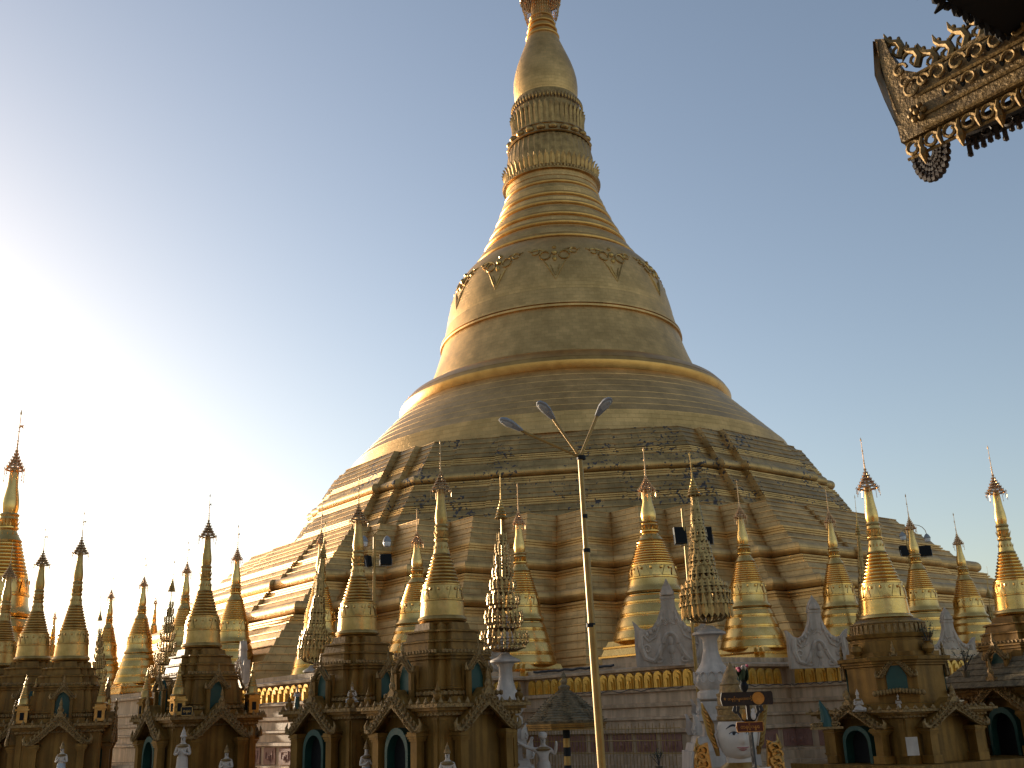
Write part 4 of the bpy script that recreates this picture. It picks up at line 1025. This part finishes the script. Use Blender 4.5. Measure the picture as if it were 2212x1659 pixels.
# neck, shoulders and chest of the same surface
mb.lathe([(.05, hc - HH * .6), (HW * .62, hc - HH * .75), (HW * .62, hc - HH * 1.05), (HW * .8, hc - HH * 1.2), (HW * 1.35, hc - HH * 1.45), (HW * 1.6, hc - HH * 1.8), (HW * 1.45, hc - HH * 2.6), (HW * 1.5, .35), (HW * 1.7, GZ)], 32, sy=.75)
mb.build('body', 'skin', gu, angle=60)
def onf(x, z, o=.02):
    rz = sqrt(max(1e-4, 1 - z * z)) ** .8 * (1 - .10 * max(0, -z)); s_ = sqrt(max(0, 1 - (x / rz) ** 2))
    y = -(rz * s_ * .92 + (fr(x, z) - .92 * sqrt(max(0, 1 - x * x - z * z * .96)))) - o
    return (x * HW, y * HW, hc + z * HH)
for sx_ in (-1, 1):
    mb = MB(); mb.tube([onf(sx_ * (.16 + .54 * q / 10), .30 + .14 * sin(pi * (q / 10) ** .8), .0) for q in range(11)], [HW * (.02 + .035 * sin(pi * min(1, .15 + q / 11))) for q in range(11)], 6); mb.build('eyebrow', 'brow', gu)
    mb = MB(); n_ = 10; top = [onf(sx_ * (.18 + .42 * q / n_), .11 + .075 * sin(pi * q / n_), .015) for q in range(n_ + 1)]; bot = [onf(sx_ * (.18 + .42 * q / n_), .11 - .045 * sin(pi * q / n_), .015) for q in range(n_ + 1)]
    mb.rings([top, bot], False); ey = mb.build('eye', 'eye', gu)
    mb = MB(); c = onf(sx_ * .38, .12, .02); mb.blob(c, (HW * .10, HW * .03, HH * .075), 12, 6); mb.build('iris', 'brow', ey)
    mb = MB(); mb.tube(top, HW * .022, 5); mb.build('eyelid', 'brow', ey)
    mb = MB(); mb.blob((sx_ * HW * .98, .02, hc + HH * .05), (HW * .12, HW * .16, HH * .26), 10, 8); mb.tube([(sx_ * HW * 1.0, -HW * .1, hc + HH * .22), (sx_ * HW * 1.12, -HW * .08, hc + HH * .1), (sx_ * HW * 1.04, -HW * .1, hc - HH * .15), (sx_ * HW * .98, -HW * .05, hc - HH * .4)], HW * .045, 6); mb.build('ear', 'skin', gu)
    mb = MB()   # flame shaped ear ornament
    pts = [(1.02, -.75), (1.1, -.3), (1.28, .1), (1.32, .5), (1.5, .95), (1.62, 1.35)]
    mb.rings([[(sx_ * (a - w_) * HW, .05 * HW, hc + b * HH), (sx_ * a * HW, -.12 * HW, hc + b * HH), (sx_ * (a + w_) * HW, .05 * HW, hc + b * HH), (sx_ * a * HW, .15 * HW, hc + b * HH)] for (a, b), w_ in zip(pts, (.1, .16, .2, .24, .17, .02))], True, True, True)
    for q in range(9):
        t_ = q / 9; a = 1.08 + .42 * t_; b = -.45 + 1.6 * t_
        mb.tube([(sx_ * a * HW, -.1 * HW, hc + b * HH), (sx_ * (a + .17) * HW, -.1 * HW, hc + (b + .12) * HH), (sx_ * (a + .26) * HW, -.06 * HW, hc + (b + .32) * HH)], [HW * .05, HW * .045, .005], 5)
    mb.build('ear_flame', 'leafdull', gu)
    mb = MB()   # wing scrolls at the shoulder
    for q in range(7):
        a0 = q * .22; cx = 1.75 + .12 * (q % 2); cz = -.55 - .26 * q
        mb.tube([(sx_ * (cx + .32 * (1 - u_ / 8) * cos(u_)) * HW, -.1 * HW, hc + (cz + .28 * (1 - u_ / 8) * sin(u_)) * HH) for u_ in [i * .6 for i in range(11)]], HW * .075, 5)
        mb.tube([(sx_ * (cx + .05) * HW, -.05 * HW, hc + (cz + .1) * HH), (sx_ * (cx + .3) * HW, 0, hc + (cz + .32) * HH), (sx_ * (cx + .25) * HW, 0, hc + (cz + .6) * HH)], [HW * .12, HW * .09, .005], 5)
    w1 = [(1.5, -.2), (2.1, -.35), (2.25, -1.0), (2.2, -2.4), (1.4, -2.4), (1.4, -1.2)]
    mb.prism([(sx_ * a * HW, hc + b * HH) for a, b in (w1 if sx_ < 0 else w1[::-1])], .12, (0, .06, 0)); mb.build('wing_scroll', 'leafdull', gu)
mb = MB(); mb.tube([onf(.30 * (q - 5) / 5, -.45 + .03 * abs((q - 5) / 5) ** 2, .005) for q in range(11)], [HW * (.012 + .03 * sin(pi * q / 10)) for q in range(11)], 6)
mb.tube([onf(.2 * (q - 5) / 5, -.53 + .03 * abs((q - 5) / 5) ** 2, .0) for q in range(11)], [HW * (.01 + .035 * sin(pi * q / 10)) for q in range(11)], 6); mb.build('lips', 'lip', gu)
mb = MB(); zc_ = hc + HH * .62
mb.lathe([(HW * .84, -.02), (HW * .90, .03), (HW * .90, .13), (HW * .84, .16), (HW * .86, .34), (HW * .90, .36), (HW * .90, .44), (HW * .80, .47), (HW * .78, .72), (HW * .82, .74), (HW * .82, .8), (HW * .66, .84), (HW * .60, 1.05), (HW * .63, 1.08), (HW * .5, 1.16), (HW * .36, 1.4), (.02, 1.75)], 32, (0, .02, zc_))
mb.build('crown', 'ochre2', gu)
mb = MB(); mb.lathe([(HW * .66, hc - HH * 1.02), (HW * 1.0, hc - HH * 1.24), (HW * 1.42, hc - HH * 1.46), (HW * 1.36, hc - HH * 1.55), (HW * .9, hc - HH * 1.3)], 32, cap=False, sy=.78); mb.build('collar', 'leafdull', gu)

# ------------------------------------------------------------------ small painted statues
def skin_mesh(name, V, E, R, sub=2):
    me = bpy.data.meshes.new(name); me.from_pydata(V, E, []); ob = bpy.data.objects.new(name + '_tmp', me); COL.objects.link(ob)
    md = ob.modifiers.new('skin', 'SKIN'); md.use_smooth_shade = True
    for i, sv in enumerate(me.skin_vertices[0].data):
        sv.radius = R[i] if isinstance(R[i], tuple) else (R[i], R[i]); sv.use_root = (i == 0)
    ss = ob.modifiers.new('sub', 'SUBSURF'); ss.levels = sub; ss.render_levels = sub
    dg = bpy.context.evaluated_depsgraph_get(); m2 = bpy.data.meshes.new_from_object(ob.evaluated_get(dg)); m2.name = name
    bpy.data.objects.remove(ob); return m2
def statue_mesh(pose):
    V = [(0, 0, .95), (0, 0, 1.15), (0, .02, 1.35), (0, 0, 1.5), (0, -.02, 1.62), (0, -.02, 1.74)]
    R = [.15, .13, .16, .06, .09, .08]; E = [(0, 1), (1, 2), (2, 3), (3, 4), (4, 5)]
    for s_ in (-1, 1):
        i = len(V)
        if pose == 'raised' and s_ > 0: arm = [(.2, 0, 1.38), (.34, 0, 1.25), (.38, -.12, 1.5), (.38, -.15, 1.62)]
        elif pose == 'raised': arm = [(-.2, 0, 1.38), (-.42, 0, 1.45), (-.62, -.05, 1.55), (-.74, -.05, 1.62)]
        else: arm = [(s_ * .19, 0, 1.38), (s_ * .27, -.03, 1.12), (s_ * .12, -.2, 1.16), (s_ * .03, -.24, 1.28)]
        V += arm; R += [.075, .055, .045, .03]; E += [(2, i), (i, i + 1), (i + 1, i + 2), (i + 2, i + 3)]
        i = len(V)
        leg = [(s_ * .1, 0, .85), (s_ * .11, -.02, .48), (s_ * .11, 0, .1), (s_ * .12, -.12, .04)] if pose != 'sit' else [(s_ * .16, -.08, .9), (s_ * .34, -.3, .86), (s_ * .1, -.38, .82), (s_ * .0, -.4, .8)]
        V += leg; R += [.11, .08, .06, .045]; E += [(0, i), (i, i + 1), (i + 1, i + 2), (i + 2, i + 3)]
    return skin_mesh('statue_body', V, E, R)
SM = {p: statue_mesh(p) for p in ('pray', 'raised', 'sit')}
def statue(x, y, d, H, pose, mbody, mcloth, lab, zbase=None, rz=0.0, crown=True, pedm='ochre', sup=None):
    """crown tip seen at x,y; H = scale to human size"""
    p = at(x, y, d); top = 2.05 if crown else 1.85; z0 = p.z - top * H
    t = thing('deva_statue', lab, 'statue', (p.x, p.y, z0 if zbase is None else zbase), rz); t.scale = (H, H, H)
    me = SM[pose].copy(); me.materials.clear(); me.materials.append(M[mbody]); b = bpy.data.objects.new('body', me); COL.objects.link(b); b.parent = t
    mb = MB()
    if pose == 'sit': mb.lathe([(.42, .72), (.44, .76), (.3, .84), (.16, .95), (.15, 1.05)], 18, sy=.75)
    else: mb.lathe([(.34, .02), (.3, .1), (.22, .5), (.2, .85), (.19, 1.0), (.17, 1.06)], 18, sy=.8)
    mb.build('robe', mcloth, t)
    mb = MB(); mb.lathe([(.2, 1.36), (.24, 1.40), (.14, 1.47), (.1, 1.47)], 16, cap=False, sy=.8); mb.build('collar', 'ochre2', t)
    mb = MB(); mb.blob((0, -.12, 1.64), (.016, .03, .03), 6, 4)
    for sx_ in (-1, 1): mb.blob((sx_ * .035, -.108, 1.67), (.017, .01, .009), 6, 3)
    mb.blob((0, -.108, 1.595), (.026, .01, .008), 6, 3); mb.build('face_paint', 'brow', t)
    if crown: MB().lathe([(.105, 1.70), (.12, 1.73), (.1, 1.77), (.085, 1.82), (.09, 1.84), (.06, 1.88), (.05, 1.94), (.02, 1.98), (.004, 2.06)], 14, (0, -.015, 0)).build('crown', 'ochre2' if mbody != 'white' else 'white', t)
    else: MB().lathe([(.105, 1.70), (.125, 1.74), (.13, 1.8), (.1, 1.86), (.02, 1.88)], 14, (0, -.015, 0)).build('cap', 'white', t)
    zz = t.location.z
    c0 = .72 if pose == 'sit' else 0.0
    lo = (GZ if sup is None else sup) - zz
    q = lo / H
    if q < c0 - .03:
        mb = MB(); mb.box((0, 0, (q + c0) / 2), (.72, .72, c0 - q - .004)); mb.box((0, 0, c0 - .04), (.82, .82, .075)); mb.build('pedestal', pedm, t)
    return t
statue(966, 1604, 36.2, 1.0, 'pray', 'skin', 'cloth', 'pale blue robed statue with praying hands before the corner of the central shrine')
statue(398, 1570, 43.5, 1.12, 'pray', 'white', 'white', 'standing white crowned statue with a jewelled collar before the plaque shrine')
statue(491, 1607, 44, .95, 'sit', 'skin', 'cloth', 'dim seated statue in the right porch of the plaque shrine')
statue(792, 1597, 40, .95, 'pray', 'skin', 'cloth', 'crowned statue half hidden by the left pillar of the central shrine', rz=.6)
statue(1172, 1583, 40, 1.25, 'raised', 'white', 'white', 'white statue with a raised hand left of the striped pole', crown=False, pedm='white')
statue(137, 1600, 46, .9, 'pray', 'skin', 'cloth', 'small dim statue before the twin turret shrine')
statue(643, 1480, 47, .5, 'pray', 'cloth', 'green', 'small green clad statue on the left edge of the shrine left of the central one', pedm='ochre', sup=SHO[1].scale.z * 2.82)
statue(761, 1471, 43.4, .62, 'sit', 'skin', 'cloth', 'seated crowned statue on the roof corner of the shrine left of the central one', pedm='ochre', sup=SHO[1].scale.z * 2.82)
statue(1938, 1498, 40.25, .38, 'pray', 'white', 'white', 'white statue standing in the niche of the large right shrine', pedm='ochre', sup=SHO[6].scale.z * 2.75)
statue(1850, 1488, 40.0, .6, 'sit', 'white', 'white', 'small white seated figure on the left porch peak of the large right shrine', pedm='ochre', sup=SHO[6].scale.z * 2.5)
# plaque on the shrine corner
pq = at(404, 1536, 44.6); mq = MB(); kq = 1 / ppm(pq)
pl = thing('plaque', 'small black rounded plaque with gilt writing on a shrine corner', 'plaque', pq, 0)
mq.prism([(-13 * kq, -8 * kq), (-11 * kq, -10 * kq), (11 * kq, -10 * kq), (13 * kq, -8 * kq), (13 * kq, 8 * kq), (11 * kq, 10 * kq), (-11 * kq, 10 * kq), (-13 * kq, 8 * kq)], .06); mq.build('board', 'black', pl)
mq = MB()
for z_ in (-9, 9): mq.box((0, -.035, z_ * kq), (22 * kq, .02, 1.2 * kq))
for x_ in (-12, 12): mq.box((x_ * kq, -.035, 0), (1.2 * kq, .02, 16 * kq))
mq.build('frame', 'goldtext', pl)
text('\u1005\u1014\u1031', 9 * kq, (0, -.035, 0), pl, 'goldtext')
fb = at(1785, 1570, 40.4); ft = at(1770, 1512, 40.4); kf = 1 / ppm(fb)
ff = thing('flame_finial', 'pointed green and gold flame finial on the left roof edge of the large right shrine', 'finial', fb)
mb = MB(); mb.tube([(0, 0, .0), (.02, 0, .25), (-.02, 0, .55), (-.12, 0, .8), (ft.x - fb.x, 0, ft.z - fb.z)], [.24, .2, .14, .08, .01], 10); mb.build('spike', 'green', ff)
mb = MB()
for q in range(10): mb.tube([(-.5 + .1 * q + .08 * cos(u_), -.12, .06 + .08 * sin(u_)) for u_ in [i * .8 for i in range(8)]], .04, 5)
mb.box((0, 0, -.04), (1.1, .5, .08)); mb.build('scroll_base', 'ochre2', ff)
def plant(x, y, d, h, lab, seed):
    p = at(x, y, d); t = thing('potted_plant', lab, 'plant', p); r_ = random.Random(seed); mb = MB(); ml = MB()
    MB().lathe([(.1, -.25), (.16, -.02), (.17, 0), (.12, 0)], 12).build('pot', 'shingle', t)
    for q in range(9):
        a = r_.uniform(0, 6.28); o_ = r_.uniform(.1, .45); hh = h * r_.uniform(.6, 1)
        P0 = [(0, 0, 0), (o_ * .4 * cos(a), o_ * .4 * sin(a), hh * .5), (o_ * cos(a), o_ * sin(a), hh)]
        mb.tube(P0, .012, 4)
        for _ in range(14):
            f_ = r_.uniform(.3, 1); c = Vector(P0[1]).lerp(Vector(P0[2]), f_) + Vector((r_.uniform(-.1, .1), r_.uniform(-.1, .1), r_.uniform(-.08, .08)))
            e1 = Vector((r_.uniform(-1, 1), r_.uniform(-1, 1), r_.uniform(-.5, 1))).normalized() * .09; e2 = e1.cross(Vector((0, 0, 1))) * .4
            ml.add([tuple(c), tuple(c + e1 * .5 + e2), tuple(c + e1), tuple(c + e1 * .5 - e2)], [(0, 1, 2, 3)])
    mb.build('stem', 'wood', t); ml.build('foliage', 'plant', t)
plant(2008, 1395, 40.6, .9, 'small sparse plant beside the balustrade drum of the large right shrine', 4)
plant(2086, 1450, 43, 1.0, 'leggy plant between the large right shrine and the mossy roofed one', 6)
plant(1424, 1655, 50, .7, 'low potted plant with pale flowers at the foot of the white pedestal', 8)
# paper notice on the large right shrine
pn = at(1971, 1612, 38.9); mq = MB(); mq.box((0, 0, 0), (.42, .02, .62)); o = mq.build('notice', 'white', None, pn); tag(o, 'blank white paper notice on the large right shrine', 'notice')

# ------------------------------------------------------------------ pavilions beside the camera (eaves at the top right)
def hitz(x, y, z):
    v = Fw + Rt * ((x - 1106) / FQ) - Up * ((y - 829.5) / FQ); t_ = (z - CZ) / v.z
    return Vector((v.x * t_, v.y * t_, z))
e0 = at(1953, 312, 11.0)
dE = (hitz(2212, 184, e0.z) - e0).normalized()       # eave direction, running back beside the camera
nE = Vector((dE.y, -dE.x, 0))                        # outward normal, towards the open court
pav = thing('gilded_pavilion', 'pavilion with a carved gilded eave board jutting in at the top right', 'pavilion', (e0.x, e0.y, 0))
O = Vector((e0.x, e0.y, 0)); zE = e0.z; LE = 9.0
hB = at(1935, 165, 11.0).z - zE
def E(s_, o_, z): return tuple(dE * s_ + nE * o_ + Vector((0, 0, z)))
kE = 1 / ppm(e0)
mb = MB()         # fascia with upswept end
top = [(-.12, hB * 1.62), (.0, hB * 1.55), (.06, hB * 1.25), (.16, hB * .98), (.36, hB * .82), (.62, hB * .78), (1.0, hB * .86), (2, hB * .9), (LE, hB * .9)]
bot = [(0, 0), (.0, hB * .2), (.06, hB * .3), (.16, 0), (.36, 0), (.62, 0), (1.0, 0), (2, 0), (LE, 0)]
bx = [-.10, -.05, 0, .16, .36, .62, 1.0, 2, LE]
for i in range(len(bx) - 1):
    b0 = (bx[i] if i > 2 else (-.10 + .05 * i) * 1.0, 0 if i > 1 else 0); 
mbf = MB(); n_ = len(top)
base = [(0.0 + (top[i][0] if i > 2 else .02 * i), 0) for i in range(n_)]
fr_, bk_ = [], []
for o_ in (0.06, -.06):
    for i in range(n_):
        fr_.append(E(base[i][0], o_, zE + base[i][1])); bk_.append(E(top[i][0], o_, zE + top[i][1]))
ring = [E(top[i][0], .06, zE + top[i][1]) for i in range(n_)], [E(base[i][0], .06, zE) for i in range(n_)], [E(base[i][0], -.06, zE) for i in range(n_)], [E(top[i][0], -.06, zE + top[i][1]) for i in range(n_)]
mbf.rings(list(ring) + [ring[0]], False)
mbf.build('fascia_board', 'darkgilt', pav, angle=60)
mb = MB()
def scroll(s_, z, r, sgn=1, o_=.10, th=.022, turns=11):
    mb.tube([E(s_ + sgn * r * (1 - u_ / 10) * cos(u_), o_, z + r * (1 - u_ / 10) * sin(u_)) for u_ in [i * .6 for i in range(turns)]], th, 5)
for q in range(34):
    s_ = .62 + q * .235
    scroll(s_, zE + hB * .66, hB * .12, 1 if q % 2 else -1)
    scroll(s_ + .1, zE + hB * .38, hB * .10, -1 if q % 2 else 1, .09, .018)
for z_ in (.03, .22, .52, .80): mb.tube([E(.30, .07, zE + hB * z_), E(LE, .07, zE + hB * z_)], .022, 5)
for s_, z_, r_ in ((.28, .62, .16), (.16, .95, .10), (.42, .66, .09), (.2, .75, .08)): scroll(s_, zE + hB * z_, hB * r_)
for k in range(6):
    a = k * pi / 3; mb.blob(E(.28 + .085 * cos(a), .10, zE + hB * (.27) + .085 * sin(a)), .042, 7, 4)
mb.blob(E(.28, .12, zE + hB * .27), .04, 7, 4)
mb.build('carved_scroll', 'giltcarve', pav)
mb = MB()
for q in range(42):                            # flame crest along the top
    s_ = .08 + q * .20; zt_ = zE + hB * (.84 + (.06 if s_ > .8 else 0) + (.5 * max(0, .4 - s_) / .4))
    T_ = lambda a_, b_: E(s_ + a_, 0, zt_ + b_)
    mb.tube([T_(.05, -.04), T_(.10, .07), T_(.07, .17), T_(-.02, .22), T_(-.08, .30), T_(-.10, .40)], [.05, .05, .05, .045, .03, .006], 6)
    mb.tube([T_(.04 + .06 * cos(u_), .07 + .06 * sin(u_)) for u_ in [i * .8 for i in range(7)]], .02, 5)
    mb.tube([T_(-.02, .22), T_(-.09, .18), T_(-.12, .12)], [.03, .025, .006], 5)
    mb.tube([T_(.10, .08), T_(.16, .05), T_(.17, .12)], [.03, .025, .01], 5)
    mb.blob(T_(-.03, .29), (.03, .03, .03), 6, 4); mb.blob(T_(.08, .22), (.025, .03, .03), 6, 4)
mb.build('flame_crest', 'giltcarve', pav)
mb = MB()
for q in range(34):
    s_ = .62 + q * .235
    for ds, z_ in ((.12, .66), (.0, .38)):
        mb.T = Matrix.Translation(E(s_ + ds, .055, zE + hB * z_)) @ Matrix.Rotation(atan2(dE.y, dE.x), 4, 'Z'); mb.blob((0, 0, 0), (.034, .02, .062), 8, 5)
mb.T = Matrix(); mb.build('piercing_shade', 'dark', pav)  # solid dark blobs stand in for shaded holes in the board
mb = MB()                                      # lower pierced valance
for z_ in (.02, .22): mb.tube([E(.02, 0, zE - z_), E(LE, 0, zE - z_)], .022, 5)
for q in range(38):
    s_ = .12 + q * .235
    mb.tube([E(s_ + .10 * (1 - u_ / 14) * cos(u_), .02, zE - .12 + .10 * (1 - u_ / 14) * sin(u_)) for u_ in [i * .6 for i in range(13)]], .026, 5)
    mb.tube([E(s_ + .12, .02, zE - .02), E(s_ + .10, .03, zE - .12), E(s_ + .12, .02, zE - .24)], [.02, .035, .02], 6)
    if q % 2 == 0: mb.tube([E(s_ + .12, .03, zE - .18), E(s_ + .12, .04, zE - .26), E(s_ + .12, .02, zE - .38)], [.04, .055, .006], 6)
mb.build('scroll_valance', 'giltcarve', pav)
mb = MB()
R9 = random.Random(11)
for q in range(95):
    s_ = .62 + q * .085; L_ = .10 + .05 * R9.random() + (.06 if q % 5 == 0 else 0)
    mb.box(E(s_, -.3, zE - .15 - L_ / 2), (.062, .05, L_), .98); mb.blob(E(s_, -.3, zE - .15 - L_), (.04, .035, .045), 5, 3)
    if q % 3 == 0: mb.tube([E(s_ + .06 * cos(u_), -.26, zE - .17 + .05 * sin(u_)) for u_ in [i * .8 for i in range(8)]], .02, 4)
for q_ in range(3): mb.tube([E(.6, -.2 - .08 * q_, zE - .04 - .05 * q_), E(LE, -.2 - .08 * q_, zE - .04 - .05 * q_)], .06, 6)
for q in range(13):                            # round pendant at the corner
    a = pi * q / 12
    for k_, r_ in ((1, .05), (.82, .035), (.64, .04), (.45, .04), (.25, .035)): mb.blob(E(.20 - .21 * k_ * cos(a), -.2, zE - .14 - .34 * k_ * sin(a)), r_, 6, 4)
    mb.tube([E(.20 - .08 * cos(a), -.2, zE - .12 - .1 * sin(a)), E(.20 - .23 * cos(a), -.2, zE - .14 - .38 * sin(a))], [.02, .012], 4)
mb.build('pendant_fringe', 'shadewood', pav)
mb = MB()                                      # upturned end plate, reddish metal
mb.rings([[E(-.02, .07, zE + .25 * hB), E(-.02, -.25, zE + .25 * hB)], [E(-.12, .07, zE + .7 * hB), E(-.14, -.25, zE + .7 * hB)], [E(-.19, .07, zE + 1.1 * hB), E(-.22, -.25, zE + 1.1 * hB)], [E(-.14, .07, zE + 1.6 * hB), E(-.14, -.25, zE + 1.6 * hB)], [E(-.08, .07, zE + 1.55 * hB), E(-.08, -.25, zE + 1.55 * hB)], [E(-.10, .07, zE + 1.1 * hB), E(-.1, -.25, zE + 1.1 * hB)], [E(.02, .07, zE + .4 * hB), E(.02, -.25, zE + .4 * hB)]], False)
mb.build('end_plate', 'leafdull', pav)
mb = MB()                                      # roof and its support behind the board
mb.add([E(.1, -.08, zE + .2), E(LE, -.08, zE + .2), E(LE, -4.5, zE + 4.9), E(.8, -4.5, zE + 4.9), E(.1, -.08, zE + .05), E(LE, -.08, zE + .05), E(LE, -4.5, zE + 4.6), E(.8, -4.5, zE + 4.6)], [(0, 1, 2, 3), (7, 6, 5, 4), (1, 0, 4, 5), (2, 1, 5, 6), (3, 2, 6, 7), (0, 3, 7, 4)])
mb.build('roof', 'dark', pav)
mb = MB()
for s_ in (2.4, 5.5, 8.4): mb.lathe([(.22, GZ), (.2, .2), (.16, .3), (.15, zE + 1.2)], 14, E(s_, -2.2, 0))
mb.build('column', 'ochre', pav)
# the hall the photographer stands beside: dark roof edge across the corner
z2 = 9.0
A2 = hitz(2042, 0, z2); d2 = (hitz(2215, 98, z2) - A2).normalized(); n2 = Vector((-d2.y, d2.x, 0))
hall = thing('prayer_hall', 'dark hall roof with a ragged carved edge in the top right corner', 'pavilion', (A2.x, A2.y, 0))
def H2(s_, o_, z): return tuple(d2 * s_ + n2 * o_ + Vector((0, 0, z)))
mb = MB()
mb.add([H2(-48, 0, z2), H2(12, 0, z2), H2(12, -30, z2 + 9), H2(-48, -30, z2 + 9), H2(-48, 0, z2 + .3), H2(12, 0, z2 + .3), H2(12, -30, z2 + 9.4), H2(-48, -30, z2 + 9.4)], [(3, 2, 1, 0), (4, 5, 6, 7), (0, 1, 5, 4), (1, 2, 6, 5), (2, 3, 7, 6), (3, 0, 4, 7)])  # roof lengthened far out of view to block sky light on the foreground
mb.build('roof', 'dark', hall)
mb = MB(); R_ = random.Random(9)
for q in range(150):
    s_ = -18 + q * .2; L_ = R_.uniform(.0, .14)
    mb.tube([H2(s_, .02, z2 + .1), H2(s_ + .04, .02 + L_ * .5, z2 - .01), H2(s_ + .06 * (q % 3), .03 + L_, z2 - .03 - L_ * .4)], [.05, .045, .012], 5)
    mb.blob(H2(s_ + .07, .03, z2 - .03), (.05, .04, .06), 5, 3)
mb.build('carved_fringe', 'dark', hall)
mb = MB()
for s_ in (-46, -38, -30, -22, -14, 2.8, 11.5): mb.lathe([(.3, GZ), (.26, .3), (.22, .4), (.2, z2 + .4)], 14, H2(s_, -2.0, 0))
mb.build('column', 'ochre', hall)
mb = MB(); mb.box(H2(-18, -24, 6.8), (60, .4, 15.2), atan2(d2.y, d2.x)); mb.build('unseen_rear_wall', 'ochre', hall)  # unseen far wall, added with the long roof to block sky light

for im in list(bpy.data.meshes):
    if im.users == 0: bpy.data.meshes.remove(im)
